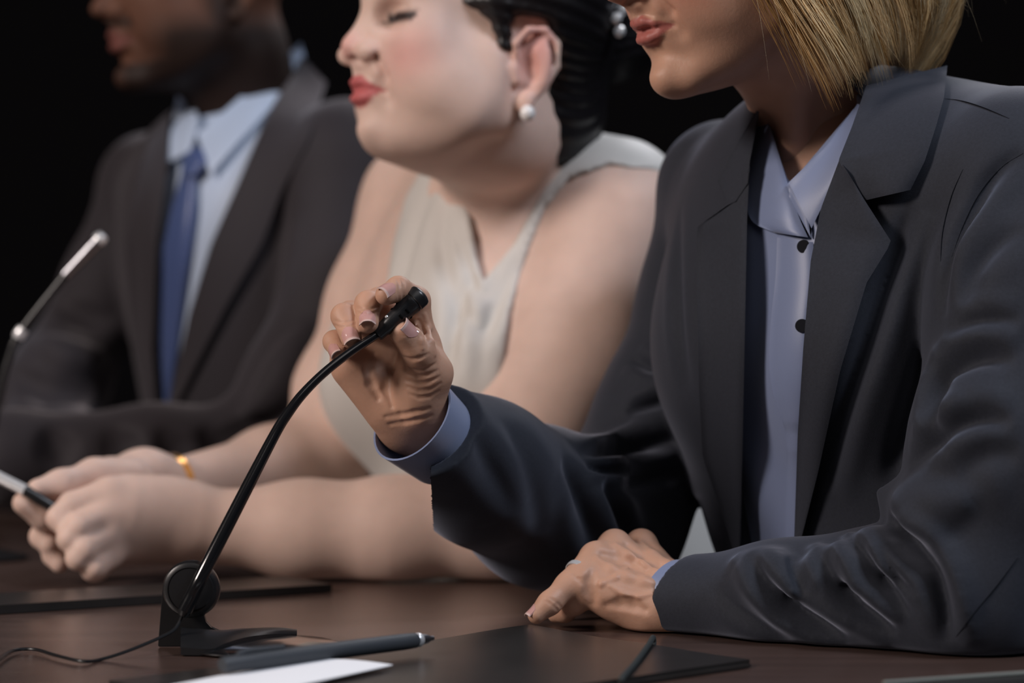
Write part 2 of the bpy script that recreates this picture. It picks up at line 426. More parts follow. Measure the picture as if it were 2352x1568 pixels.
    def tint(s, skin, lip, brow=None, beard=None, blush=None, lidc=None):
        skin = np.array(skin); lip = np.array(lip)
        def fn(v):
            q = s.loc(v); c = np.tile(skin, (len(v), 1)).astype(float)
            def mixin(col, m): c[:] = c*(1-m[:, None])+np.array(col)*m[:, None]
            x, y, z = q.T; ay = np.abs(y)
            near = (np.abs(x-.06) < .08) & (ay < .09) & (np.abs(z) < .14)
            if blush is not None:
                m = np.exp(-((x-.085)**2+(ay-.040)**2+(z+.012)**2)/.022**2)*.8+np.exp(-((x-.127)**2+(z+.006)**2+y*y)/.013**2)*.6
                m += np.exp(-((x+.006)**2/.02**2+(ay-.08)**2/.02**2+(z-.004)**2/.035**2))*.7
                mixin(blush, np.clip(m, 0, 1)*near)
            zz = np.interp(ay, [0, .003, .007, .015, .0235], [-.0285, -.0282, -.0272, -.0322, -.0395])
            zl = np.interp(ay, [0, .007, .015, .0235], [-.0545, -.0540, -.0495, -.0415])
            m = np.clip((zz-z)/.0012, 0, 1)*np.clip((z-zl)/.0012, 0, 1)*np.clip((x-.094)/.004, 0, 1)*(ay < .0245)
            mixin(lip, m)
            if brow is not None:
                zc = .0485+np.interp(ay, [.01, .03, .048], [-.002, .003, 0]); m = np.exp(-((z-zc)/.004)**4)*(ay > .009)*(ay < .05)*(x > .07)
                mixin(brow, m*.85)
            if lidc is not None:
                m = np.exp(-((z-.0255-s.ez)/.0042)**2)*(ay > .016)*(ay < .050)*(x > .082); mixin(lidc, np.clip(m*1.3, 0, 1))
            if beard is not None:
                m = np.clip((-.012-z)/.030, 0, 1)*(np.clip(1-np.exp(-((z+.046)**2/.013**2+ay**2/.020**2)), 0, 1))
                m = np.maximum(m*np.clip((.105-x)/.035+(z < -.066), 0, 1), np.exp(-((z+.0215)/.006)**2)*(ay < .028)*(x > .09))
                m = np.maximum(m, np.clip((.045-x)/.02, 0, 1)*np.clip((x+.012)/.01, 0, 1)*(z < .05)*(ay > .05)*.9)
                mixin(beard, m*.92)
            return c
        return fn
def folds(s, base, lst):
    """drapery: ridges (+) and valleys (-) that run over the surface of `base`; r in metres"""
    for pts, r, lift, k in lst:
        n = max(4, int(np.linalg.norm(np.diff(np.array(pts), axis=0), axis=1).sum()/45)+2)
        uv = catmull(pts, n); p = march(uv, base); g = grad(base, p); t = np.sin(np.linspace(.25, math.pi-.25, n))
        if lift > 0: c = p+g*(lift*1.35*t-r*np.clip(t*1.25-.25, .08, 1))[:, None]; op = 'u'
        else: c = p+g*(r*np.clip(t*1.25-.25, .08, 1)+lift*1.25*t)[:, None]; op = 's'
        rt = r*np.clip(t*1.25-.25, .08, 1)
        for i in range(n-1): s.cap(c[i], c[i+1], rt[i], rt[i+1], k, op)
def creases(s, base, lst):
    """cloth creases: a sharp valley along a line on `base` with a soft roll of cloth on either side"""
    for pts, w_, dep, rp, rm in lst:
        n = max(5, int(np.linalg.norm(np.diff(np.array(pts), axis=0), axis=1).sum()/28)+2)
        c = march(catmull(pts, n), base); g = grad(base, c, 6e-3); T = np.gradient(c, axis=0); T /= np.linalg.norm(T, axis=1)[:, None]
        Bn = np.cross(T, g); Bn /= np.linalg.norm(Bn, axis=1)[:, None]; ctr = c.mean(0); rad = np.linalg.norm(c-ctr, axis=1).max()+4*w_
        cf, gf, Bf = c.astype(f4), g.astype(f4), Bn.astype(f4)
        def fn(p, cf=cf, gf=gf, Bf=Bf, n=n, w_=w_, dep=dep, rp=rp, rm=rm, ctr=ctr.astype(f4), rad=rad):
            out = np.zeros(len(p), f4); near = np.einsum('ij,ij->i', p-ctr, p-ctr) < rad*rad
            if not near.any(): return out
            q = p[near]; best = np.full(len(q), 1e9, f4); S_ = np.zeros(len(q), f4); Hh = np.zeros(len(q), f4); U = np.zeros(len(q), f4)
            for i in range(n-1):
                e = cf[i+1]-cf[i]; r = q-cf[i]; t = np.clip(r@e/(e@e), 0, 1); r = r-t[:, None]*e; d2 = np.einsum('ij,ij->i', r, r); m = d2 < best
                bb = Bf[i]*(1-t[:, None])+Bf[i+1]*t[:, None]; gg = gf[i]*(1-t[:, None])+gf[i+1]*t[:, None]
                best[m] = d2[m]; S_[m] = np.einsum('ij,ij->i', r, bb)[m]; Hh[m] = np.einsum('ij,ij->i', r, gg)[m]; U[m] = (i+t[m])/(n-1)
            x = S_/w_; endd = np.sqrt(np.maximum(best-S_**2-Hh**2, 0))
            tp = np.maximum(np.sin(np.clip(U, 0, 1)*math.pi), 0)**.7*np.exp(-(endd/w_)**2)*np.exp(-(Hh/(.022))**4)
            pr = -np.exp(-(x/.55)**2)+rp*np.exp(-((x-1.45)/.85)**2)+rm*np.exp(-((x+1.45)/.85)**2)
            out[near] = 1.2*dep*tp*pr; return out
        s.add(fn, ctr, rad+.01, 0, 'd')
def nail(f, tip, back, up, wd, ln, r, n=9, m=11):
    """thin fingernail that follows the fingertip f and stands a little beyond it"""
    back = nrm(back); up = nrm(np.asarray(up)-back*(np.asarray(up)@back)); sd = np.cross(up, back)
    ss = np.linspace(-.95*r, ln-.95*r, m); F = np.zeros((m, n, 3)); free = ss < -.30*r
    for i in range(m):
        t = i/(m-1); w_ = wd*(1-.08*t)*np.sqrt(1-np.clip((t-.72)/.30, 0, 1)**2*.75)
        a = np.linspace(-1, 1, n); F[i] = np.asarray(tip)+back*(ss[i]-.0016*a[:, None]**2*(-1 if t < .3 else (t > .7)*.9))+sd*(a*w_/2)[:, None]+up*.02
    p = F.reshape(-1, 3)
    for _ in range(40): p = p-up*np.clip(f(p.astype(f4)).astype(float)*.8, -.01, .01)[:, None]
    F = p.reshape(m, n, 3); k0 = int(np.argmax(~free)); st_ = F[k0]-F[min(k0+2, m-1)]; st_ = st_/2
    st_ = .5*st_+.5*(-back*(ss[1]-ss[0])); 
    for q in range(k0): F[k0-1-q] = F[k0]+st_*(q+1)
    F = F+up*.00035
    return gridsolid(F, F-up*.0008)
# ---------------------------------------------------------------- materials in use
SK1 = (.51, .290, .198); SK2 = (.68, .485, .405); SK3 = (.12, .055, .035)
m_skin = mat('skin', SK1, .50, .38, tint=True, sss=.22, bump=.35, bscale=420, noise=.05, nscale=60)
m_skin2 = mat('fair_skin', SK2, .56, .30, tint=True, sss=.22, bump=.15, bscale=300, noise=.05, nscale=40)
m_skin3 = mat('dark_skin', SK3, .62, .2, tint=True, sss=.08, bump=.15, bscale=300)
m_nail = mat('nail_varnish', (.62, .36, .34), .12, .6, coat=.6)
m_wool = mat('charcoal_suit_cloth', (.020, .0225, .031), .74, .20, sheen=.30, bump=.25, bscale=1100, noise=.12, nscale=500, sheenc=(.75, .8, 1))
m_lining = mat('suit_lining', (.012, .013, .018), .5, .3)
m_shirt = mat('blue_satin_shirt_cloth', (.17, .21, .34), .45, .45, sheen=.3, bump=.12, bscale=700)
m_blouse = mat('off_white_blouse_cloth', (.62, .59, .55), .55, .35, sheen=.2, bump=.15, bscale=400)
m_black = mat('black_plastic', (.012, .012, .013), .32, .5, bump=.05, bscale=900)
m_blackg = mat('glossy_black_metal', (.008, .008, .009), .14, .6, coat=.5)
m_silver = mat('polished_silver', (.85, .85, .86), .30, .8, metal=.55)
m_cable = mat('cable_sheath', (.012, .012, .013), .36, .5)
m_seam = mat('seam_thread', (.006, .007, .010), .9, .05)
m_hole = mat('slot_dark', (.002, .002, .002), .8, .1)

# ================================================================= woman in the charcoal blazer
R1 = frame((-.90, -.436), 16, 0)
H1 = Head(R1, .945, (.112, 0, -.020), P(1460, 14, 1.755))
NB1 = P(1895, 345, 1.880)                                # base of the neck
w1 = thing('person', 'woman with blonde bob in charcoal blazer and blue shirt, hand on microphone', 'person', (.30, 1.92, 0))
body = S(); H1.build(body, eyes=True, chin=.0, lips=.82)
body.chain([H1.w(-.012, 0, .0), H1.w(-.020, 0, -.055), NB1+np.array([.0, 0, .035]), NB1], [.052, .050, .050, .060], .02)
body.cap(H1.w(.015, 0, -.055), NB1+FW*.026+ZW*.03, .031, .028, .02)
body.cap(H1.w(-.012, .052, -.02), NB1+FW*.048+LW*.012-ZW*.03, .010, .008, .018)      # neck muscle
head1 = body
# torso core (skin under the shirt, shows at the open collar)
SR1 = P(1668, 430, 2.01); SL1 = P(2335, 430, 1.735)
core = S()
core.fcap(NB1+ZW*.01, NB1-ZW*.10-FW*.01, .060, .11, FW, .9, .75, k=.03)
core.cap(SR1-ZW*.01, SL1-ZW*.01, .052, .052, .03)
core.fcap((SR1+SL1)/2-ZW*.10, np.array([.318, 1.91, .66]), .145, .118, FW, .60, .62, k=.04)
# right hand on the microphone
Wr = P(940, 1040, 1.745)
hand = S()
def fing(s, pts, rs, k=.0035): 
    s.chain(pts, rs, k); return s
MC = dict(i=P(965, 792, 1.738), m=P(905, 778, 1.752), r=P(852, 795, 1.754), p=P(803, 832, 1.746))
fI = [MC['i'], P(956, 690, 1.727), P(915, 664, 1.706), P(886, 677, 1.694)]
fM = [MC['m'], P(872, 692, 1.738), P(845, 698, 1.708), P(845, 741, 1.694)]
fR = [MC['r'], P(806, 722, 1.742), P(790, 726, 1.711), P(807, 777, 1.697)]
fP = [MC['p'], P(775, 785, 1.738), P(767, 784, 1.716), P(777, 811, 1.703)]
rI = [.0115, .0098, .0088, .0074]; rM = [.0115, .0098, .0090, .0076]; rR = [.0112, .0095, .0088, .0074]; rP = [.0105, .0082, .0074, .0062]

for q, r in (('i', .0125), ('m', .0120), ('r', .0120), ('p', .0120)):
    o = {'i': (30, -10), 'm': (8, -6), 'r': (-14, 0), 'p': (-34, 12)}[q]
    hand.cap(P(943+o[0]*.8, 955+o[1], 1.760), MC[q], .0145, r, .016)
for f, r in ((fI, rI), (fM, rM), (fR, rR), (fP, rP)): fing(hand, f, r)
hand.cap(P(808, 850, 1.744), P(888, 935, 1.750), .0112, .0140, .014)       # little-finger side of the palm
thu = [P(972, 935, 1.745), P(990, 862, 1.728), P(960, 806, 1.713), P(926, 765, 1.703)]
hand.chain(thu, [.0180, .0120, .0112, .0094], .006)
hand.ell(P(958, 890, 1.735), (.0165, .0150, .024), None, .012)               # ball of the thumb
hand.cap(P(1000, 850, 1.730), MC['i'], .0090, .0100, .014)
hand.chain([P(945, 935, 1.756), P(945, 972, 1.770), P(985, 1010, 1.81), P(1120, 1090, 1.88)], [.0195, .0190, .023, .032], .014)
hand.ell(P(905, 925, 1.742), (.010, .007, .010), None, .010)
hand_b = S(); hand_b.e = list(hand.e)
folds(hand, hand_b, [([(908, 812), (894, 855), (889, 895), (900, 932)], .0030, -0.00108, .004), ([(925, 818), (952, 826), (985, 812)], .0014, -0.00048, .002), ([(935, 842), (968, 850), (1002, 834)], .0014, -0.00054, .002),
    ([(932, 857), (968, 865), (1006, 850)], .0012, -0.00036, .002), ([(930, 872), (970, 882), (1010, 864)], .0014, -0.00054, .002), ([(935, 888), (975, 899), (1012, 880)], .0012, -0.00036, .002),
    ([(940, 905), (975, 914), (1008, 898)], .0012, -0.00036, .002), ([(885, 958), (935, 950), (985, 938)], .0014, -0.00048, .003), ([(895, 975), (940, 968), (990, 955)], .0012, -0.00036, .003),
    ([(858, 815), (846, 860), (868, 915)], .0026, -0.00072, .004), ([(818, 716), (843, 722), (870, 714)], .0010, -0.00036, .0015), ([(818, 706), (843, 711), (870, 704)], .0010, -0.00030, .0015),
    ([(766, 746), (790, 752), (814, 744)], .0010, -0.00036, .0015), ([(766, 736), (788, 741), (814, 734)], .0010, -0.00030, .0015), ([(912, 640), (918, 660), (914, 690)], .0010, -0.00030, .0015), ([(922, 640), (928, 660), (924, 690)], .0010, -0.00030, .0015),
    ([(962, 735), (976, 765), (984, 800)], .0016, -0.00060, .002), ([(976, 722), (988, 765), (1000, 815)], .0022, 0.00060, .003), ([(955, 745), (966, 775), (972, 800)], .0018, 0.00054, .003)])
# left hand resting on the table
hl = S()
K = dict(i=P(1473, 1252, 1.812), m=P(1412, 1253, 1.790), r=P(1368, 1282, 1.772), p=P(1342, 1342, 1.756))
wl = P(1560, 1372, 1.765)
for q, r, o in (('i', .0105, (6, -28)), ('m', .0105, (0, -14)), ('r', .0105, (-6, 8)), ('p', .0110, (-14, 30))):
    hl.cap(P(1552+o[0]*.7, 1378+o[1]*.7, 1.775-.006*('imrp'.index(q))), K[q], .0135, r, .014)
    hl.ell(K[q]+ZW*.0015, (.0098, .0098, .0092), None, .006)
hl.chain([K['p'], P(1420, 1372, 1.756), P(1490, 1402, 1.752)], [.0118, .0140, .0150], .014)
hl.cap(P(1500, 1400, 1.754), P(1700, 1392, 1.74), .0170, .020, .016)
hl.fcap(P(1490, 1368, 1.77), P(1700, 1378, 1.76), .021, .022, (0, 0, 1), .85, k=.016)
fl_r = [K['r'], P(1305, 1345, 1.752), P(1262, 1385, 1.742), P(1232, 1412, 1.738)]
hl.chain(fl_r, [.0105, .0092, .0080, .0064], .005)
hl.chain([K['p'], P(1320, 1385, 1.757), P(1298, 1405, 1.768), P(1275, 1412, 1.775)], [.0105, .0080, .0068, .0055], .005)
hl.chain([K['m'], P(1350, 1300, 1.812), P(1300, 1360, 1.818), P(1280, 1385, 1.818)], [.0105, .0090, .0080, .0065], .005)
hl.chain([K['i'], P(1430, 1300, 1.85), P(1400, 1345, 1.86), P(1385, 1368, 1.86)], [.0105, .0088, .0078, .0064], .005)
hl.chain([P(1540, 1340, 1.80), P(1500, 1330, 1.835), P(1450, 1350, 1.845), P(1415, 1365, 1.85)], [.014, .0115, .0095, .008], .008)
hl.cap(P(1535, 1362, 1.775), P(1408, 1302, 1.782), .0185, .0160, .012); hl.cap(P(1500, 1385, 1.765), P(1385, 1330, 1.768), .017, .0135, .012)
hl_b = S(); hl_b.e = list(hl.e)
folds(hl, hl_b, [([(1415, 1252), (1470, 1290), (1550, 1328)], .0030, 0.00077, .006), ([(1470, 1245), (1515, 1282), (1570, 1315)], .0030, 0.00066, .006), ([(1440, 1250), (1490, 1288), (1550, 1322)], .0026, -0.00066, .005),
    ([(1372, 1285), (1430, 1318), (1520, 1345)], .0028, 0.00066, .006), ([(1385, 1272), (1430, 1285), (1480, 1310)], .0030, -0.00066, .006), ([(1340, 1345), (1400, 1335), (1445, 1300)], .0016, 0.00055, .003),
    ([(1400, 1345), (1450, 1372), (1500, 1362)], .0016, 0.00049, .003), ([(1362, 1312), (1354, 1345), (1362, 1385)], .0034, -0.00099, .006), ([(1395, 1390), (1440, 1385), (1480, 1400)], .0030, -0.00055, .006),
    ([(1250, 1378), (1268, 1388), (1282, 1402)], .0010, -0.00028, .0015), ([(1258, 1371), (1276, 1381), (1290, 1396)], .0010, -0.00028, .0015), ([(1515, 1345), (1532, 1365), (1528, 1385)], .0040, -0.00066, .008),
    ([(1318, 1320), (1335, 1335), (1345, 1350)], .0014, -0.00039, .002)])
parts = []
def add_mesh(f, lo, hi, h, it=0):
    v, q = mesh_sdf(f, lo, hi, h)
    if it: v = vrelax(v, q, it)
    parts.append((v, q)); return v, q
def jn(ps):
    k = 0; V = []; Q = []
    for v, q in ps: V.append(v); Q.append(q+k); k += len(v)
    return np.vstack(V), np.concatenate(Q)
b1 = [mesh_sdf(head1, np.minimum(NB1, H1.O)-[.17, .17, .05], np.maximum(NB1, H1.O)+[.17, .17, .19], .0017),
      mesh_sdf(core, NB1-[.40, .40, .52], NB1+[.35, .40, .12], .006),
      mesh_sdf(hand, P(700, 1180, 1.95)-[0, .3, 0], P(1180, 600, 1.95), .00085),
      mesh_sdf(lambda p, *a, **k: smax(hl(p, *a, **k), TZ+.0008-p[:, 2], .003), P(1180, 1480, 1.90)-[.02, .20, .02], P(1730, 1180, 1.90), .0010)]
t1 = H1.tint(SK1, (.38, .12, .10), (.30, .19, .10), blush=(.56, .22, .15), lidc=(.12, .06, .04))
v, q = jn(b1)
ob1 = mk('body', v, q, m_skin, w1, colour=t1)
m_nail = mat('nail_varnish_tinted', (.62, .36, .34), .14, .6, coat=.6, tint=True)
def fnail(f, pts, r, up, wd=.0112, ln=.0122):
    a, b_ = np.asarray(pts[-1]), np.asarray(pts[-2]); v, fc = nail(f, a, b_-a, up, wd, ln, r)
    t = np.tile(np.repeat(np.linspace(0, 1, 11), 9), 2); c = np.where((t < .17)[:, None], np.array([.66, .48, .43]), np.array([.56, .31, .28]))
    return mk('fingernail', v, fc, m_nail, ob1, colour=lambda q: c)
CAMV = lambda p: nrm(np.array([0, 0, CZ])-p)
fnail(hand, fI, .0074, CAMV(fI[-1])+[-.05, 0, .55]); fnail(hand, fM, .0076, CAMV(fM[-1])+[-.05, 0, .15], .0120); fnail(hand, fR, .0074, CAMV(fR[-1])+[-.10, 0, .1], .0120)
fnail(hand, fP, .0062, CAMV(fP[-1])+[-.55, 0, .1], .0095, .0110); fnail(hand, thu, .0094, np.array([1.0, -.25, -.25]), .0115, .0130)
fnail(hl, fl_r, .0064, np.array([-.45, -.1, .9]), .0095, .0100)
rg = (fl_r[0]*.42+fl_r[1]*.58); rax = nrm(fl_r[1]-fl_r[0])
v, f = lathe([(.0108, -.0022), (.0116, -.0020), (.0119, 0), (.0116, .0020), (.0108, .0022), (.0105, 0)], rg, rax, 36)
tag(mk('ring', v, f[:-2], m_silver, ob1), 'silver ring')

# ---- blazer
ELR = P(1388, 1212, 1.965); ELL = P(2225, 1372, 1.655)
jk = S()
MID = (SR1+SL1)/2
jk.cap(SR1-ZW*.004, SL1-ZW*.004, .057, .066, .03)
jk.cap(P(2160, 318, 1.85), P(2335, 430, 1.745), .042, .064, .04)
jk.fcap(NB1-ZW*.018-FW*.012, MID-ZW*.03, .072, .11, FW, .85, .9, k=.05)
jk.fcap(MID-ZW*.10+FW*.004, np.array([.318, 1.905, .66]), .182, .168, FW, .66, .72, k=.05)
jk.ell(MID-ZW*.13+FW*.055+LW*.06, (.075, .075, .08), None, .05)
jk.ell(MID-ZW*.13+FW*.055-LW*.06, (.075, .075, .08), None, .05)
torso1 = S(); torso1.e = list(jk.e)
# sleeves
slR = S(); slR.chain([SR1, P(1628, 700, 2.03), P(1548, 940, 2.01), ELR], [.056, .054, .057, .056], .03)
slR.chain([ELR, P(1250, 1165, 1.90), P(1110, 1085, 1.83), P(957, 985, 1.755)], [.060, .057, .050, .0425], .03)
slL = S(); slL.chain([SL1, P(2375, 700, 1.70), P(2330, 1050, 1.665), ELL], [.070, .071, .068, .056], .03)
slL.chain([ELL, P(2000, 1378, 1.69), P(1800, 1382, 1.715), P(1545, 1378, 1.762)], [.052, .044, .038, .0325], .03)
slR_b = S(); slR_b.e = list(slR.e)
slL_b = S(); slL_b.e = list(slL.e)
folds(slL, slL_b, [([(1872, 1262), (1900, 1300), (1950, 1356)], .010, .006, .012), ([(1950, 1236), (1985, 1272), (2025, 1325)], .011, .007, .012),
    ([(2000, 1222), (2030, 1262), (2065, 1310)], .011, .008, .010), ([(2024, 1132), (2110, 1165), (2210, 1150)], .014, .006, .018), ([(1700, 1290), (1760, 1310), (1820, 1350)], .012, .004, .016)])
slL_c = S(); slL_c.e = list(slL.e)
creases(slL, slL_c, [([(2040, 1180), (2058, 1212), (2090, 1246), (2137, 1298), (2162, 1364), (2174, 1432), (2172, 1480)], .010, .011, .35, .75),
    ([(1946, 1226), (1986, 1276), (2014, 1317), (2056, 1362), (2090, 1410)], .008, .0075, .6, .5), ([(2018, 1240), (2036, 1284), (2072, 1330), (2112, 1372)], .006, .0045, .5, .5),
    ([(1872, 1258), (1892, 1290), (1918, 1338), (1958, 1380), (2015, 1422), (2060, 1455)], .009, .0085, .5, .7), ([(1820, 1276), (1818, 1305), (1828, 1336), (1850, 1366)], .006, .004, .5, .5),
    ([(1722, 1268), (1736, 1305), (1758, 1340), (1805, 1382), (1868, 1425), (1950, 1470)], .009, .0090, .6, .6), ([(1640, 1345), (1690, 1395), (1760, 1440), (1820, 1470)], .010, .003, .5, .5),
    ([(2120, 1030), (2142, 985), (2162, 885), (2192, 842), (2262, 820), (2330, 838)], .013, .0085, .5, .6), ([(2090, 1070), (2122, 1040), (2184, 990), (2250, 962), (2325, 972)], .011, .0080, .35, .7),
    ([(2200, 1080), (2270, 1040), (2345, 1050)], .016, .004, .5, .5), ([(2180, 770), (2250, 738), (2345, 740)], .009, .004, .5, .5)])
creases(slR, slR_b, [([(1440, 945), (1480, 932), (1560, 914)], .008, .007, .5, .6), ([(1330, 1050), (1390, 1040), (1450, 1026), (1560, 1010)], .009, .009, .4, .8), ([(1340, 1072), (1390, 1082), (1440, 1082)], .006, .007, .8, .8),
    ([(1450, 820), (1500, 845), (1560, 838)], .008, .006, .5, .5), ([(1290, 1060), (1322, 1120), (1350, 1200), (1368, 1262)], .011, .006, .5, .7), ([(1378, 1100), (1405, 1150), (1430, 1200), (1455, 1255)], .010, .007, .5, .5),
    ([(1150, 960), (1200, 1040), (1230, 1140), (1240, 1230)], .016, .003, .5, .5), ([(1080, 960), (1110, 1040), (1150, 1120), (1180, 1180)], .014, .0035, .5, .5), ([(1410, 1120), (1480, 1105), (1560, 1085)], .010, .005, .5, .5)])
creases(torso1, jk, [([(2095, 470), (2040, 620), (1985, 790), (1930, 960), (1890, 1130)], .011, .008, .2, .7), ([(2160, 700), (2120, 860), (2075, 1010), (2040, 1120)], .014, .008, .3, .4), ([(1560, 480), (1556, 620), (1562, 760), (1580, 900)], .010, .003, .4, .4)])
axR = nrm(P(957, 985, 1.755)-P(1250, 1165, 1.90)); cR = P(957, 985, 1.755)-axR*.006
slR.cap(cR-axR*.06, cR+axR*.1, .0300, .0385, .002, 's')
nJ = nrm(axR+.45*np.array([.6, 0, .8]))
slR.add(lambda p: ((p-cR.astype(f4))@nJ.astype(f4)), cR, 9, .0015, 'i')
axL = nrm(P(1545, 1380, 1.762)-P(1800, 1382, 1.715)+np.array([0, 0, -.0])); cL = P(1556, 1376, 1.760)
nL = nrm(axL+np.array([.0, .0, .42])+np.array([0, .28, 0]))
slL.cap(cL-axL*.05, cL+axL*.1, .0265, .0285, .002, 's')
slL.add(lambda p: ((p-cL.astype(f4))@nL.astype(f4)), cL, 9, .0015, 'i')
flr = lambda f: (lambda p, *a, **k: smax(f(p, *a, **k), (TZ+.001-p[:, 2]), .006))
OPEN = [(1742, 262), (1722, 340), (1716, 500), (1712, 700), (1706, 1000), (1698, 1330), (1824, 1330), (1832, 1000), (1845, 800), (1862, 600), (1885, 480), (1928, 370), (1985, 225), (1900, 150), (1790, 190)]
cutO = prismcut(OPEN, .5, 1.86)
gapA = prismcut([(1600, 1155), (1500, 1330), (1600, 1400), (1662, 1320), (1630, 1240)], .5, 2.4)
def torsoJ(p, **k): return smax(smax(torso1(p, **k), -cutO(p), .003), -gapA(p), .012)
def blazer0(p, **k):
    t = torsoJ(p, **k)
    return smin(smin(t, flr(slR)(p, **k), .006), flr(slL)(p, **k), .005)
ex = S(); creases(ex, blazer0, [([(2350, 348), (2285, 402), (2230, 485), (2186, 570), (2168, 660), (2163, 735)], .010, .007, .15, .5), ([(2352, 520), (2290, 560), (2240, 620), (2215, 700)], .012, .004, .4, .5)])
def blazer(p, **k): return blazer0(p, **k)-sum(e[0](p) for e in ex.e)
v, q = mesh_sdf(blazer, [-.06, 1.45, .60], [.50, 2.25, 1.22], .0020)
v = vrelax(v, q, 2, .5)
oj = mk('blazer', v, q, m_wool, w1)
JB = off(torso1, 0)
for pts in ([(2170, 227), (2205, 231), (2255, 246), (2318, 272)], [(2350, 352), (2300, 385), (2250, 445), (2212, 520), (2186, 590)], [(2212, 388), (2186, 450), (2166, 530), (2160, 600)], [(2338, 1280), (2290, 1345), (2240, 1405), (2196, 1462)]):
    c = march(catmull(pts, 40), blazer); v, f = tube(c+grad(blazer, c)*.0001, [.0001, .00045, .00045, .0001], 6); mk('seam', v, f, m_seam, oj)
curve_out = lambda a, b=.0: (lambda s, t: a*np.sin(math.pi*t*.55)+b*s)
def lap(name, A, B, th=.0028, lift=None, smooth=False, base=.001, label=None, par=None, m=44, n=14, mt=None, f=None):
    v, f_ = sheet(A, B, f or JB, m=m, n=n, th=th, lift=lift, smooth=smooth, base=base)
    o = mk(name, v, f_, mt or m_wool, par or oj)
    if label: o['label'] = label
    return o
lap('lapel', [(1928, 366), (1885, 480), (1862, 600), (1845, 800), (1832, 1000), (1822, 1300)],
    [(1950, 400), (1985, 458), (2048, 556), (1990, 650), (1930, 850), (1880, 1080), (1824, 1302)], lift=lambda s, t: .004+.007*np.sin(math.pi*np.clip(t, 0, 1)*.5)*(1-s*.6))
lap('lapel', [(1722, 380), (1716, 500), (1712, 700), (1706, 1000), (1698, 1300)],
    [(1690, 462), (1672, 470), (1600, 522), (1602, 700), (1606, 900), (1614, 1050), (1655, 1170), (1696, 1302)], lift=lambda s, t: .004+.006*t*(1-s*.6))
lap('collar', [(1990, 196), (1957, 290), (1926, 368), (1950, 412), (1987, 460)],
    [(2176, 150), (2168, 225), (2150, 290), (2124, 370), (2091, 436)], lift=lambda s, t: .010+.006*np.sin(math.pi*t)-.004*s)
lap('collar', [(1744, 256), (1732, 320), (1722, 372), (1718, 420), (1690, 462)],
    [(1738, 254), (1700, 318), (1672, 365), (1648, 418), (1672, 470)], lift=lambda s, t: .007+0*s)
# shirt
shirt = S(); shirt.e = [e for e in jk.e]
def shirtf(p, **k):
    d = shirt(p, **k)+.013
    x = (p-MID.astype(f4))@LW.astype(f4); z = p[:, 2]
    return d+.0016*np.sin(x*95+z*14+2*np.sin(z*23))*.8+.0012*np.sin(x*40-z*38)
VNE = [(1768, 296), (1800, 385), (1838, 505), (1858, 550), (1866, 530), (1812, 425), (1972, 236), (1900, 120), (1770, 180)]
cutV = prismcut(VNE, .5, 1.9)
def shirtc(p, **k): return smax(smax(shirtf(p, **k), -cutV(p), .002), pl_floor(p), .002)
pl_floor = lambda p: .70-p[:, 2]
v, q = mesh_sdf(shirtc, MID-[.25, .2, .36], MID+[.25, .2, .16], .0032)
osh = mk('shirt', v, q, m_shirt, w1)
lap('placket', [(1785, 545), (1781, 640), (1770, 740), (1766, 830), (1775, 900), (1796, 965), (1806, 1030), (1800, 1290)],
    [(1868, 556), (1868, 640), (1856, 740), (1852, 830), (1846, 900), (1842, 965), (1840, 1030), (1838, 1290)], th=.0016, lift=lambda s, t: .0025+.002*np.sin(math.pi*t), smooth=True, base=0, par=osh, mt=m_shirt, f=shirtf)
for u_, v_ in ((1846, 566), (1842, 748)):
    p_ = march([(u_, v_)], shirtf)[0]; vv, ff = lathe([(.0, .0070), (.0046, .0070), (.0050, .0062), (.005, .003)], p_, nrm(np.array([0, 0, CZ])-p_), 20)
    mk('button', vv, ff, m_lining, osh)
lap('shirt_collar', [(1747, 266), (1724, 350), (1715, 455), (1728, 508), (1778, 534)], [(1770, 292), (1792, 365), (1812, 430), (1836, 500), (1856, 545)],
    th=.0016, lift=lambda s, t: .0035+.004*np.sin(math.pi*t), smooth=True, base=0, par=osh, mt=m_shirt, f=shirtf)
lap('shirt_collar', [(1970, 238), (1900, 334), (1812, 420)], [(1990, 250), (1932, 384), (1864, 524)], th=.0018, lift=lambda s, t: .010-.003*s, base=0, par=osh, mt=m_shirt, f=shirtf)
lap('collar_stand', [(1960, 250), (1893, 340), (1806, 424), (1812, 450)], [(1962, 262), (1900, 352), (1856, 500), (1862, 546)], th=.0016, lift=lambda s, t: .006-.003*s, base=0, par=osh, mt=m_shirt, f=shirtf)
def shell(c0, c1, r0, r1, th, n1=None, seg=48, m=8, sx=1.0, xdir=None, tilt=None):
    """open sleeve end: tube wall from c0 to c1; n1 = normal of its far rim"""
    ax = nrm(np.asarray(c1)-c0); x = nrm(np.cross(ax, (0, 0, 1)) if xdir is None else np.asarray(xdir)-ax*(np.asarray(xdir)@ax)); y = np.cross(ax, x)
    a = np.linspace(0, 2*math.pi, seg+1); n1 = ax if n1 is None else nrm(n1); G = []
    for rr in (0, -th):
        g = np.zeros((m, seg+1, 3))
        for i in range(m):
            t = i/(m-1); r = r0+(r1-r0)*t+rr
            o = np.cos(a)[:, None]*x*r*sx+np.sin(a)[:, None]*y*r
            sl = -(o@n1)/(ax@n1)
            g[i] = np.asarray(c0)+(np.asarray(c1)-c0)*t+o+ax*sl[:, None]*t
        G.append(g)
    return gridsolid(G[0], G[1])
nR = nrm(axR+.42*np.array([-.62, .1, .78]))
v, f = shell(cR-axR*.03, cR+axR*.020+np.array([.004, 0, .003]), .0315, .0352, .0016, n1=nR)
mk('shirt_cuff', v, f, m_shirt, osh)
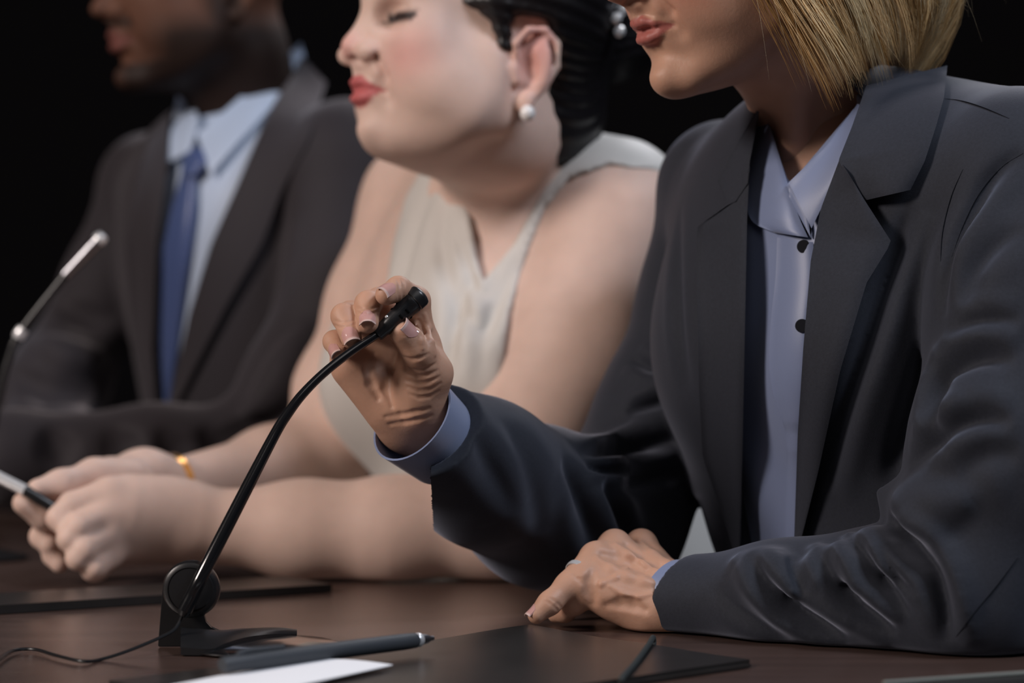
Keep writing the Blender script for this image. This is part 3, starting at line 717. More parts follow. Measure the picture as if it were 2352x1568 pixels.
v, f = shell(cL-axL*.03, cL+axL*.010+np.array([0, 0, .001]), .0272, .0282, .0016, n1=nL)
mk('shirt_cuff', v, f, m_shirt, osh)

# ---- blonde bob
m_hair = mat('blonde_hair', (.52, .33, .14), .36, .6, tint=True)
m_hairb = mat('black_hair', (.006, .005, .006), .4, .4, tint=False, bump=.3, bscale=150)
rnd = random.Random(5); nr = np.random.RandomState(7)
def bob_path(phi, depth, hem, sweep, flick, n=16, dphi=0, wav=(0, 0, 0)):
    """one strand in head space: phi 0 = left temple, 90deg = back of the head ... ; depth 0 outside"""
    t = np.linspace(0, 1, n)[:, None]; a0 = phi; a = a0+sweep*t**1.5+dphi*(1-.75*t*t)+wav[0]*np.sin(t*wav[1]+wav[2])*t
    rx, ry = .100-.012*depth, .089-.012*depth; bk = np.clip(-np.cos(phi)*1.3, 0, 1); rx = rx*(1+.26*bk)
    # crown dome then falling sides
    z0, z1 = .148, hem; z = np.where(t < .35, z0-(z0-.075)*(t/.35)**1.8, .075+(z1-.075)*((t-.35)/.65))
    rad = np.where(t < .35, .12+.88*np.sin(t/.35*math.pi/2)**.8, 1+(.17+.36*bk)*np.sin((t-.35)/.65*math.pi*.60)-(.10+.50*bk)*((t-.35)/.65)**4+wav[0]*1.1*np.sin(t*wav[1]*.8+wav[2]*2)*t+flick*np.clip(t-.8, 0, 1)**2*8)
    x = -.004+rx*rad*np.cos(a); y = ry*rad*np.sin(a)
    return np.hstack([x, y, z])
def hair_mesh(H, strands, r, seg=3):
    V = []; F = []; k = 0; T = []
    for pts, rr, c in strands:
        p = H.O+(pts*H.sc)@H.R.T; n = len(p); tg = np.gradient(p, axis=0); tg /= np.linalg.norm(tg, axis=1)[:, None]
        x = np.cross(tg, (0.1, .2, 1)); x /= np.maximum(np.linalg.norm(x, axis=1), 1e-6)[:, None]; y = np.cross(tg, x)
        w_ = (rr*np.minimum(1, (n-1-np.arange(n))*.35+.15))[:, None]
        for j in range(seg):
            a = 2*math.pi*j/seg; V.append(p+(x*math.cos(a)+y*math.sin(a))*w_)
        V[-seg:] = [np.stack(V[-seg:], 1).reshape(-1, 3)]
        i = np.arange(n-1)
        for j in range(seg):
            F.append(np.stack([k+i*seg+j, k+i*seg+(j+1) % seg, k+(i+1)*seg+(j+1) % seg, k+(i+1)*seg+j], 1))
        T.append(np.tile(c, (n*seg, 1))); k += n*seg
    return np.vstack(V), np.concatenate(F), np.vstack(T)
def strand_obj(name, H, strands, m, par):
    v, f, t = hair_mesh(H, strands, 0)
    return mk(name, v, f, m, par, colour=lambda q: t)
GOLD = [(.84, .58, .30), (.70, .44, .19), (.42, .23, .08), (.92, .74, .46), (.76, .50, .23)]
st = []
nclump = 430
for c_ in range(nclump):
    phi0 = math.radians(nr.uniform(44, 300)); dep = nr.rand()**1.3*1.0; side = math.degrees(phi0)
    back = min(abs(side-180), 180)
    wv = (nr.uniform(.01, .05), nr.uniform(4, 9), nr.uniform(0, 6)); hem0 = -.106-.020*np.clip((side-85)/80, 0, 1)-.012*np.clip((78-side)/30, 0, 1)+(.05 if side > 215 else 0)+.008*nr.randn()+.012*dep
    if side < 75 or side > 285: hem0 += -.000
    sweep = (1 if side < 165 else -1)*nr.uniform(.35, .72)*min(1, abs(165-side)/50+.2); gc = np.array(GOLD[nr.randint(5)])*nr.uniform(.55, 1.12); fl = nr.uniform(-.10, .06)
    for s_ in range(26):
        phi = phi0; hem = hem0+abs(nr.randn())*.010*(1+(side > 130))-.004
        p_ = bob_path(phi, dep+nr.rand()*.25, hem, sweep+nr.randn()*.045, fl+nr.randn()*.03, dphi=nr.randn()*.045, wav=wv)
        wob = np.sin(np.linspace(0, 1, 16)*nr.uniform(3, 8)+nr.rand()*6)*.0012*np.linspace(0, 1, 16)
        p_[:, 0] += wob; p_[:, 1] += wob*nr.uniform(-1, 1)
        # strands of one lock draw together towards the ends
        st.append((p_, nr.uniform(.00013, .00030), gc*nr.uniform(.80, 1.15)))
for c_ in range(420):                                          # fly-away hairs
    phi0 = math.radians(nr.uniform(56, 230)); p_ = bob_path(phi0, -.15+nr.rand()*.3, -.105+.05*nr.rand(), nr.uniform(.0, .9), nr.uniform(-.2, .9))
    k_ = np.linspace(0, 1, 16)**3; p_ += k_[:, None]*nr.randn(3)*[.014, .014, .010]
    st.append((p_, nr.uniform(.00004, .00009), np.array([.80, .68, .46])))
for c_ in range(160):
    p_ = bob_path(math.radians(nr.uniform(110, 190)), -.1+nr.rand()*.3, -.09+.06*nr.rand(), nr.uniform(-.1, .3), nr.uniform(.2, 1.6)); k_ = np.linspace(0, 1, 16)**3; p_ += k_[:, None]*(nr.randn(3)*.010+np.array([-.022*nr.rand(), 0, .012*nr.rand()]))
    st.append((p_, nr.uniform(.00006, .00013), np.array([.85, .72, .48])))
oh = strand_obj('hair', H1, st, m_hair, w1)
cap_ = S(); cap_.ell(H1.w(-.006, 0, .060), np.array([.098, .080, .092]), R1, .01)
cap_.ell(H1.w(-.045, 0, -.015), np.array([.058, .076, .072])*.95, R1, .02)
cap_.add(lambda p: (H1.loc(p.astype(float))[:, 0]+.020).astype(f4), H1.O, 9, .01, 'i')
v, q = mesh_sdf(cap_, H1.O-[.16, .16, .16], H1.O+[.16, .16, .2], .004)
mk('hair_underlayer', v, q, mat('hair_underlayer', (.16, .09, .035), .7, .2, bump=.5, bscale=200), oh)
# ================================================================= woman in the off-white sleeveless top
R2 = frame((-.89, -.456), -6, 0)
H2 = Head(R2, 1.055, (.112, 0, -.020), P(826, 152, 2.10), wide=1.07)
w2 = thing('person', 'woman with black hair and pearl earring in sleeveless off-white top, forearms on table', 'person', (.05, 2.38, 0))
SR2 = P(965, 452, 2.45); SL2 = P(1425, 492, 2.19); MID2 = (SR2+SL2)/2; NB2 = P(1215, 425, 2.28)
b2 = S(); H2.build(b2, full=.7, nose=-1.1, wing=1.3, chin=-.007, chz=.010, ez=-.006, earz=-.016, lips=.80, lidk=1.3)
b2.chain([H2.w(-.015, 0, .0), H2.w(-.022, 0, -.05), NB2+ZW*.03, NB2-ZW*.02], [.054, .053, .055, .062], .025)
b2.cap(H2.w(.02, 0, -.06), NB2+FW*.035+ZW*.01, .038, .036, .03)
tz2 = S()
tz2.fcap(NB2+ZW*.005-FW*.01, MID2-ZW*.09+FW*.01, .062, .15, FW, .85, .72, k=.04)
tz2.cap(SR2-ZW*.012, SL2-ZW*.012, .056, .056, .04)
tz2.fcap(MID2-ZW*.12, np.array([.066, 2.388, .60]), .172, .205, FW, .68, .80, k=.05)
tz2.ell(MID2-ZW*.16+FW*.075+LW*.07, (.075, .075, .075), None, .05); tz2.ell(MID2-ZW*.16+FW*.075-LW*.07, (.075, .075, .075), None, .05)
b2.e += tz2.e
aL = S(); aL.chain([SL2, P(1335, 800, 2.17), P(1225, 1010, 2.15), P(1150, 1205, 2.135)], [.060, .064, .058, .047], .03)
aL.chain([P(1150, 1205, 2.135), P(900, 1220, 2.13), P(700, 1218, 2.13), P(440, 1205, 2.12)], [.047, .043, .039, .031], .03)
aR = S(); aR.chain([SR2, P(880, 700, 2.42), P(790, 900, 2.40), P(762, 1030, 2.37)], [.056, .052, .045, .040], .03)
aR.chain([P(762, 1030, 2.37), P(620, 1068, 2.32), P(400, 1115, 2.22)], [.040, .032, .024], .03)
h2 = S()
d = 2.085
h2.cap(P(430, 1190, 2.115), P(300, 1165, 2.09), .032, .026, .02); h2.fcap(P(380, 1200, 2.11), P(262, 1205, 2.085), .036, .036, (0, 1, 0), .62, k=.02)
k4 = [P(250, 1130, 2.075), P(242, 1180, 2.068), P(240, 1232, 2.066), P(246, 1278, 2.068)]
for q in k4: h2.ell(q, (.013, .011, .012), None, .010)
h2.chain([k4[0], P(165, 1160, 2.065), P(135, 1190, 2.06), P(150, 1212, 2.055)], [.0125, .0115, .0105, .0085], .0035)
h2.chain([k4[1], P(180, 1210, 2.050), P(158, 1238, 2.048), P(172, 1255, 2.055)], [.0125, .0110, .0100, .0085], .0035)
h2.chain([k4[2], P(195, 1262, 2.045), P(178, 1282, 2.045), P(195, 1290, 2.055)], [.0120, .0105, .0098, .0080], .0035)
h2.chain([k4[3], P(218, 1303, 2.050), P(212, 1310, 2.055), P(228, 1313, 2.062)], [.0120, .0098, .0090, .0080], .0035)
h2.chain([P(400, 1115, 2.22), P(330, 1105, 2.19), P(250, 1102, 2.15)], [.026, .026, .018], .02)                       # the far hand
h2.chain([P(300, 1100, 2.15), P(215, 1090, 2.12), P(140, 1112, 2.09), P(85, 1122, 2.075)], [.018, .013, .0115, .0085], .01)
h2.chain([P(250, 1130, 2.14), P(150, 1175, 2.105), P(100, 1185, 2.085), P(55, 1155, 2.075)], [.016, .0125, .0120, .0100], .004)
h2.chain([P(230, 1180, 2.14), P(130, 1215, 2.11), P(95, 1232, 2.095), P(112, 1250, 2.090)], [.014, .0110, .0100, .0090], .004)
h2.chain([P(230, 1210, 2.14), P(150, 1240, 2.11), P(122, 1275, 2.095), P(136, 1296, 2.090)], [.014, .0105, .0090, .0075], .004)
h2.chain([P(250, 1130, 2.14), P(250, 1200, 2.12)], [.022, .022], .02)
flr2 = lambda f: (lambda p, *a, **k: smax(f(p, *a, **k), (TZ+.0015-p[:, 2]), .006))
def body2(p, **k):
    t = b2(p, **k); arms = smin(aL(p, **k), h2(p, **k), .012)
    arms = smin(arms, aR(p, **k), .006)
    arms = smax(arms, TZ+.0015-p[:, 2], .004)
    return smin(t, arms, .022)
v, q = mesh_sdf(body2, [-.50, 1.90, .60], [.40, 2.70, 1.40], .0026)
ob2 = mk('body', v, q, m_skin2, w2, colour=H2.tint(SK2, (.50, .13, .13), (.05, .03, .02), blush=(.66, .27, .24), lidc=(.03, .02, .02)))
blN = prismcut([(985, 366), (1050, 430), (1084, 500), (1094, 590), (1110, 645), (1180, 560), (1250, 430), (1310, 350), (1384, 270), (1300, 100), (980, 150)], .5, 2.9)
blA = prismcut([(1620, 402), (1530, 398), (1400, 380), (1310, 410), (1250, 482), (1205, 600), (1170, 720), (1145, 900), (1330, 960), (1620, 700)], .5, 2.30)
blB = prismcut([(985, 360), (932, 450), (902, 560), (882, 700), (700, 700), (700, 360)], .5, 2.9)
ysh = S(); ysh.cap(MID2+LW*.04+ZW*.012, SL2+ZW*.002-LW*.004, .055, .0655, .02)
tb2 = S(); tb2.e = list(tz2.e)
creases(tb2, tz2, [([(1005, 420), (965, 560), (935, 720), (925, 900)], .013, .004, .5, .5), ([(1045, 460), (1035, 600), (1060, 760), (1050, 900)], .012, .0035, .5, .5),
    ([(1100, 640), (1062, 720), (1040, 880)], .012, .004, .6, .4), ([(1200, 600), (1135, 720), (1100, 900)], .012, .0035, .5, .5), ([(1060, 520), (1110, 690), (1160, 600)], .009, .004, .6, .3), ([(1040, 560), (1105, 770), (1180, 640)], .012, .004, .6, .3)])
def blouse(p, **k):
    d = smin(tb2(p, **k)-.0095, ysh(p, **k), .02)
    x = (p-MID2.astype(f4))@LW.astype(f4); z = p[:, 2]
    fo = np.clip((1.02-z)/.1, 0, 1)
    d = d-.0035*np.sin(x*62+z*20+1.4*np.sin(z*17))*fo-.003*np.sin(x*31-z*30)-.004*fo
    c = np.minimum(np.minimum(blN(p), blA(p)), blB(p))
    return smax(smax(d, -c, .004), .64-z, .01)
v, q = mesh_sdf(blouse, MID2-[.32, .32, .50], MID2+[.38, .32, .14], .0034)
mk('top', v, q, m_blouse, w2)
hp = S(); L2 = H2.w
hp.ell(L2(-.020, 0, .062), np.array([.098, .100, .094])*1.055, R2, .01)
hp.add(lambda p: (H2.loc(p.astype(float))[:, 0]-.064-.25*(H2.loc(p.astype(float))[:, 2]-.06)).astype(f4), H2.O, 9, .012, 'i')
hp.add(lambda p: (.030-H2.loc(p.astype(float))[:, 2]-1.2*np.clip(-.012-H2.loc(p.astype(float))[:, 0], 0, 1)).astype(f4), H2.O, 9, .008, 'i')
hp.ell(L2(.020, 0, .085), np.array([.070, .076, .062])*1.055, R2, .02)
hp.ell(L2(-.058, 0, .000), np.array([.052, .064, .070]), R2, .03)
hp.ell(L2(-.118, 0, .045), (.048, .046, .046), R2, .012)
hp.ell(L2(-.070, 0, -.035), np.array([.044, .058, .055]), R2, .02); hp.ell(L2(-.040, 0, -.02), np.array([.030, .0745, .050]), R2, .02)
for g in (1, -1): hp.cap(L2(.030, g*.066, .052), L2(.018, g*.071, .004), .014, .006, .012)
def hairf(p, **k):
    d = hp(p, **k); q = H2.loc(p.astype(float)); a = np.arctan2(q[:, 1], q[:, 2]-.03)
    return d-.0012*np.sin(a*46+q[:, 0]*60).astype(f4)
v, q = mesh_sdf(hairf, L2(-.04, 0, .04)-[.19, .19, .19], L2(-.04, 0, .04)+[.19, .19, .19], .0035)
oh2 = mk('hair', v, q, m_hairb, w2)
c_ = march([(1415, 42)], hairf)[0]; c_ = c_+nrm(np.array([0, 0, CZ])-c_)*.003; cl = [lathe([(0, .004), (.004, .003), (.0055, 0), (.004, -.003), (0, -.004)], c_+np.array(o_), (-.3, -.9, .2), 12) for o_ in ((0, 0, 0), (.006, .004, .008), (-.005, 0, .013), (.003, .004, -.011))]
v, f = join(cl); tag(mk('hair_clip', v, f, m_silver, oh2), 'small sparkling hair clip')
m_pearl = mat('pearl', (.85, .82, .80), .15, .6, coat=.6)
for g in (1, -1):
    e = S(); e.ell(L2(-.002, g*.082, -.0495), (.0068, .0068, .0072), None); v, q = mesh_sdf(e, L2(-.002, g*.082, -.0495)-.012, L2(-.002, g*.082, -.0495)+.012, .0012)
    tag(mk('earring', v, q, m_pearl, ob2), 'white pearl earring')
m_gold = mat('gold', (.85, .42, .12), .25, .5, metal=1)
wv_ = P(385, 1110, 2.215); wa = nrm(P(400, 1115, 2.22)-P(620, 1068, 2.32))
v, f = shell(wv_-wa*.008, wv_+wa*.008, .0275, .0275, .0018, m=3); tag(mk('bracelet', v, f, m_gold, ob2), 'gold bracelet on the far wrist')

# ================================================================= man in the dark suit
R3 = frame((-.90, -.435), 5, 0)
H3 = Head(R3, 1.05, (.112, 0, -.020), P(262, 52, 2.73), wide=1.04)
m3 = thing('person', 'bearded man in black suit, light blue shirt and blue tie, arms folded on table', 'person', (-.33, 2.86, 0))
SR3 = P(352, 430, 2.98); SL3 = P(800, 375, 2.67); MID3 = (SR3+SL3)/2; NB3 = P(580, 285, 2.82)
b3 = S(); H3.build(b3, nose=1.3, lips=1.35, full=.3, chin=.002)
b3.chain([H3.w(-.012, 0, 0), H3.w(-.02, 0, -.06), NB3, NB3-ZW*.05], [.060, .060, .064, .07], .02)
b3.cap(H3.w(.015, 0, -.06), NB3+FW*.015, .036, .034, .03)
v, q = mesh_sdf(b3, NB3-[.25, .2, .12], NB3+[.2, .2, .42], .0032)
ob3 = mk('body', v, q, m_skin3, m3, colour=H3.tint(SK3, (.15, .055, .045), (.01, .006, .005), beard=(.010, .006, .005)))
hp3 = S(); hp3.ell(H3.w(-.012, 0, .066), np.array([.094, .078, .088])*1.05, R3, .01)
hp3.add(lambda p: (.03-H3.loc(p.astype(float))[:, 2]).astype(f4), H3.O, 9, .01, 'i'); hp3.add(lambda p: (H3.loc(p.astype(float))[:, 0]-.055).astype(f4), H3.O, 9, .01, 'i')
v, q = mesh_sdf(hp3, H3.O-.2, H3.O+.22, .005); mk('hair', v, q, m_hairb, m3)
m_suit = mat('dark_suit_cloth', (.026, .022, .026), .70, .22, sheen=.32, bump=.2, bscale=500, sheenc=(.9, .85, .9))
m_shirt3 = mat('pale_blue_shirt_cloth', (.42, .50, .64), .5, .35, bump=.1, bscale=500)
m_tie = mat('blue_tie_silk', (.055, .085, .21), .35, .5, sheen=.2, bump=.2, bscale=300, weave=400)
j3 = S()
j3.cap(SR3, SL3, .068, .068, .03); j3.fcap(NB3-FW*.01, MID3-ZW*.03, .075, .13, FW, .85, .85, k=.05)
j3.fcap(MID3-ZW*.10, MID3-ZW*.42-FW*.06, .195, .18, FW, .68, .74, k=.05)
t3 = S(); t3.e = list(j3.e)
s3 = S(); s3.chain([SR3, P(262, 650, 2.95), P(130, 890, 2.88)], [.062, .057, .056], .03); s3.chain([P(130, 890, 2.88), P(110, 1030, 2.82), P(300, 1070, 2.66)], [.058, .055, .047], .03)
s4 = S(); s4.chain([SL3, P(800, 640, 2.64), P(690, 900, 2.60), P(610, 1035, 2.58)], [.070, .066, .062, .055], .03); s4.chain([P(610, 1035, 2.58), P(350, 1048, 2.54), P(20, 1052, 2.50), P(-60, 1052, 2.50)], [.055, .050, .045, .04], .03)
s3b = S(); s3b.e = list(s3.e); s4b = S(); s4b.e = list(s4.e)
folds(s4, s4b, [([(120, 1000), (140, 1060)], .012, -.006, .02), ([(260, 1000), (300, 1060)], .012, -.006, .02), ([(380, 1000), (430, 1070)], .012, -.006, .02), ([(480, 1000), (540, 1060)], .012, -.007, .02),
    ([(640, 900), (600, 980), (520, 1010)], .012, -.008, .02), ([(700, 760), (640, 880), (580, 940)], .016, .008, .02)])
folds(s3, s3b, [([(100, 780), (160, 820), (230, 820)], .014, .008, .02), ([(140, 700), (200, 730), (250, 730)], .012, -.008, .02), ([(40, 860), (110, 900), (200, 900)], .012, -.008, .02)])
O3 = [(394, 226), (386, 370), (360, 560), (352, 800), (362, 985), (374, 985), (402, 860), (434, 720), (484, 560), (542, 430), (602, 290), (692, 124), (560, 60), (430, 120)]
c3 = prismcut(O3, .5, 2.80)
def suit3(p, **k):
    t = smax(t3(p, **k), -c3(p), .004)
    return smax(smin(smin(t, s3(p, **k), .012), s4(p, **k), .012), TZ+.002-p[:, 2], .005)*1.0
v, q = mesh_sdf(suit3, [-.80, 2.25, .62], [-.0, 3.2, 1.30], .0048)
os3 = mk('suit_jacket', v, q, m_suit, m3)
T3 = off(t3, 0)
def lap3(name, A, B, mt, par, th=.003, base=.001, lift=None, f=None, smooth=False):
    v, f_ = sheet(A, B, f or T3, m=30, n=9, th=th, base=base, lift=lift, smooth=smooth); return mk(name, v, f_, mt, par)
lap3('lapel', [(388, 260), (386, 370), (360, 560), (352, 800), (362, 980)], [(350, 290), (318, 400), (290, 560), (305, 800), (360, 984)], m_suit, os3, lift=lambda s, t: .004+.006*t)
lap3('lapel', [(694, 130), (604, 294), (544, 430), (486, 560), (436, 720), (404, 860), (378, 980)], [(750, 190), (705, 330), (650, 430), (600, 560), (520, 700), (450, 840), (380, 984)], m_suit, os3, lift=lambda s, t: .004+.006*t)
def shirt3(p, **k): return smax(t3(p, **k)+.014, .72-p[:, 2], .002)
v, q = mesh_sdf(shirt3, MID3-[.3, .3, .4], MID3+[.3, .3, .15], .006); osh3 = mk('shirt', v, q, m_shirt3, m3)
F3 = lambda p, *a, **k: t3(p)+.014
lap3('shirt_collar', [(408, 218), (392, 300), (384, 375)], [(442, 226), (458, 280), (438, 345)], m_shirt3, osh3, lift=lambda s, t: .035-.015*s, base=0, f=F3)
lap3('shirt_collar', [(690, 98), (600, 180), (520, 250), (452, 306)], [(700, 130), (620, 250), (545, 330), (482, 402)], m_shirt3, osh3, lift=lambda s, t: .014+0*t, base=0, f=F3)
ot = lap3('tie', [(418, 398), (395, 470), (368, 600), (356, 760), (360, 960)], [(452, 398), (452, 480), (436, 600), (414, 760), (384, 960)], m_tie, m3, lift=lambda s, t: .006+.006*np.sin(math.pi*t), base=0, f=F3, th=.004)
lap3('tie_knot', [(436, 336), (420, 360), (416, 402)], [(464, 340), (478, 372), (454, 402)], m_tie, ot, lift=lambda s, t: .012+.007*np.sin(math.pi*t), base=0, f=F3, th=.006)
# ================================================================= room and table
m_wall = mat('black_wall_paint', (.009, .008, .009), .9, .1)
m_floor = mat('dark_carpet', (.010, .010, .011), .95, .1, bump=.5, bscale=200)
def box(lo, hi):
    x0, y0, z0 = lo; x1, y1, z1 = hi
    v = [(x, y, z) for z in (z0, z1) for x, y in ((x0, y0), (x1, y0), (x1, y1), (x0, y1))]
    return v, [(3, 2, 1, 0), (4, 5, 6, 7), (0, 1, 5, 4), (1, 2, 6, 5), (2, 3, 7, 6), (3, 0, 4, 7)]
for nme, lo, hi, m in (('floor', (-5, -2, -.1), (5, 7, 0), m_floor), ('wall_back', (-5, 7, 0), (5, 7.1, 3.4), m_wall),
                       ('wall_right', (5, -2, 0), (5.1, 7, 3.4), m_wall), ('wall_left', (-5.1, -2, 0), (-5, 7, 3.4), m_wall), ('ceiling', (-5, -2, 3.4), (5, 7, 3.5), m_wall)):
    o = mk(nme, *box(lo, hi), m, smooth=False); o['kind'] = 'structure'
m_wood = mat('dark_stained_wood', (.070, .042, .034), .25, .95, noise=.22, nscale=5, stretch=(1, 9, 1), bump=.10, bscale=900, coat=0)
e0 = -1.252
pe = lambda s_, t_: (FW*(-0)+FW*(e0+t_)/1)[:2]*1+LW[:2]*s_
c4 = [pe(-2.4, 0), pe(.20, 0), pe(.20, .95), pe(-2.4, .95)]
c4 = [pe(-3.1, 0), pe(.35, 0), pe(.35, 1.0), pe(-3.1, 1.0)]
tb = thing('conference_table', 'long dark brown polished conference table under the microphones and folders', 'table', (*((np.array(c4[0])+c4[2])/2), 0))
v, f = prism(c4 if np.cross(np.r_[c4[1]-c4[0], 0], np.r_[c4[2]-c4[1], 0])[2] > 0 else c4[::-1], TZ-.035, TZ, .003); mk('tabletop', v, f, m_wood, tb, smooth=False)
for s_ in (-3.0, .25):
    for t_ in (.12, .88):
        c = pe(s_, t_); mk('leg', *box((c[0]-.035, c[1]-.035, 0), (c[0]+.035, c[1]+.035, TZ-.035)), m_black, tb, smooth=False)
# ================================================================= microphones
def mic(name, label, pts, rad, head, hr, m_st, m_hd, base=True, loc=None):
    t = thing(name, label, 'microphone', loc); return t
mp = P(440, 1352, 1.648)
mt_ = thing('table_microphone', 'black gooseneck microphone on round base, held by the blonde woman', 'microphone', P(560, 1490, 1.66)*[1, 1, 0]+[0, 0, TZ], 'gooseneck microphones on the table')
stem = [P(424, 1402, 1.632), P(440, 1370, 1.632), P(472, 1305, 1.633), P(562, 1130, 1.650), P(632, 996, 1.664), P(662, 948, 1.668), P(695, 905, 1.672), P(742, 858, 1.678), P(800, 812, 1.686), P(872, 764, 1.698)]
v, f = tube(stem, [.0050, .0047, .0046, .0044, .0040, .0036, .0032, .0031, .0031], 16, 90); mk('gooseneck', v, f, m_blackg, mt_)
a_ = P(866, 770, 1.697); b_ = P(960, 682, 1.706); ax = nrm(b_-a_); L = np.linalg.norm(b_-a_)+.004
prof = [(0, 0), (.0044, 0), (.0048, .0006), (.0050, .006), (.0057, .007), (.0062, .016), (.0074, .028), (.0079, .033), (.0081, .0335), (.0081, .0345), (.0077, .0350), (.0077, .0356), (.0083, .0362), (.0084, L-.0030), (.0078, L-.0012), (.0060, L), (0, L)]
v, f = lathe(prof, a_, ax, 48); om = mk('microphone_head', v, f[:-2], m_black, mt_)
vw = nrm(np.array([0, 0, CZ])-b_); vw = nrm(vw-ax*(vw@ax)); sd = np.cross(ax, vw)
for q_ in (.0205, .0265):
    for an in (-.30, .30+1.2, -.3-1.3):
        dr = vw*math.cos(an)+sd*math.sin(an)*-1; p0 = a_+ax*q_+dr*.0063; tn = np.cross(ax, dr); rr = .0066+(q_-.0205)*.12
        v, f = tube([a_+ax*(q_)+dr*(rr-.0007)-tn*.0018, a_+ax*(q_)+dr*(rr-.0005), a_+ax*(q_)+dr*(rr-.0007)+tn*.0018], .0011, 8); mk('slot', v, f, m_hole, om)
dr = nrm(vw*.5+sd*.8*(1 if sd[0] < 0 else -1)); v, f = lathe([(0, .0007), (.0010, .0005), (.0013, 0)], a_+ax*.0135+dr*.0060, dr, 12); mk('indicator', v, f, m_silver, om)
def plate(px, d, th, m, name, par, bev=.0006):
    q = np.array([P(u, v_, d) for u, v_ in px]); v, f = prism([(a[0], a[2]) for a in q], -th/2, th/2, bev)
    v = np.c_[v[:, 0], d+v[:, 2], v[:, 1]]; return mk(name, v, [tuple(x[::-1]) for x in f], m, par, smooth=False)
arc = [(440+66*math.cos(math.radians(a)), 1352-66*math.sin(math.radians(a))) for a in range(180, -31, -15)]
out = arc+[(478, 1400), (470, 1412), (474, 1428), (486, 1441), (505, 1449), (540, 1452), (556, 1462), (500, 1482), (410, 1484), (367, 1484), (364, 1481)]
plate(out, 1.662, .0050, m_black, 'bracket', mt_)
r_ = 66*1.648/FPX
v, f = lathe([(0, -.004), (r_*.97, -.004), (r_, -.002), (r_, .002), (r_*.93, .0055), (r_*.80, .0068), (r_*.77, .0068), (r_*.76, .0060), (r_*.74, .0060), (r_*.73, .0068), (0, .0070)], mp, (-.06, -1, 0), 64)
od = mk('pivot_knob', v, f, m_black, mt_)
q0 = P(434, 1384, 1.634); q1 = P(420, 1414, 1.634); v, f = tube([q0, (q0+q1)/2, q1], [.0050, .0050, .0036], 14, 6); mk('cable_sleeve', v, f, m_black, mt_)
cb = P(600, 1484, 1.652); cb[2] = TZ
v, f = lathe([(0, .0004), (.0525, .0004), (.0550, .0016), (.0550, .0026), (.050, .0042), (.030, .0062), (0, .0070)], cb, (0, 0, 1), 72); mk('base_plate', v, f, m_blackg, mt_)
FT = catmull([P(415, 1440, 1.645), P(500, 1446, 1.655), P(560, 1442, 1.667), P(640, 1440, 1.687), P(682, 1446, 1.70)], 26)
NT = catmull([P(415, 1486, 1.612), P(485, 1490, 1.611), P(512, 1479, 1.620), P(560, 1464, 1.642), P(620, 1456, 1.667), P(682, 1455, 1.69)], 26)
tt = np.linspace(0, 1, 9); G = FT[:, None]*(1-tt[None, :, None])+NT[:, None]*tt[None, :, None]; G[..., 2] += .0016*np.sin(math.pi*tt)[None]
v, f = gridsolid(G, G*[1, 1, 0]+[0, 0, TZ+.0010]); mk('foot', v, f, m_black, mt_)
v, f = lathe([(.0026, 0), (.0030, .0004), (.0026, .0006)], P(640, 1447, 1.690), (0, 0, 1), 20); mk('mute_button', v, f, m_black, mt_)
dpl = [(442+48*math.cos(math.radians(a)), 1352-48*math.sin(math.radians(a))) for a in range(42, -112, -11)]
plate(dpl, 1.6405, .0016, m_black, 'knob_inlay', mt_, .0004)
cab = catmull([P(420, 1410, 1.634), P(405, 1440, 1.628), P(380, 1458, 1.620), P(300, 1492, 1.600), P(235, 1513, 1.590), PT(190, 1518, TZ+.002), PT(130, 1505, TZ+.0025), PT(80, 1491, TZ+.0025), PT(30, 1494, TZ+.0025), PT(-10, 1520, TZ+.0025), PT(-60, 1560, TZ+.0025)], 90)
v, f = tube(cab, .0012, 8); mk('cable', v, f, m_cable, mt_)
# the man's microphone
tm = thing('table_microphone', 'blurred gooseneck microphone with silver head in front of the suited man, at left frame edge', 'microphone', P(-60, 1290, 2.33)*[1, 1, 0]+[0, 0, TZ], 'gooseneck microphones on the table')
m_grey = mat('brushed_grey_metal', (.30, .30, .32), .3, .5, metal=1)
v, f = tube([P(-60, 1275, 2.335), P(-30, 1060, 2.33), P(0, 900, 2.33), P(22, 820, 2.33), P(47, 764, 2.33), P(150, 632, 2.33)], [.005, .0045, .004, .004], 14, 60); mk('gooseneck', v, f, m_black, tm)
v, f = tube([P(150, 632, 2.33), P(190, 590, 2.33), P(228, 550, 2.33)], [.0050, .0056, .0062, .0062], 20, 10); mk('microphone_head', v, f, m_grey, tm)
v, f = tube([P(225, 553, 2.33), P(233, 545, 2.33), P(238, 540, 2.33)], [.0068, .0068, .005], 16, 6); mk('head_cap', v, f, m_silver, tm)
v, f = tube([P(41, 776, 2.33), P(47, 764, 2.33), P(54, 755, 2.33)], [.0055, .0062, .0055], 16, 6); mk('joint_collar', v, f, m_silver, tm)
cb3 = P(-60, 1285, 2.335); cb3[2] = TZ; v, f = lathe([(0, .0002), (.050, .0002), (.052, .003), (.03, .008), (.008, .012), (0, .012)], cb3, (0, 0, 1), 40); mk('base_plate', v, f, m_black, tm)
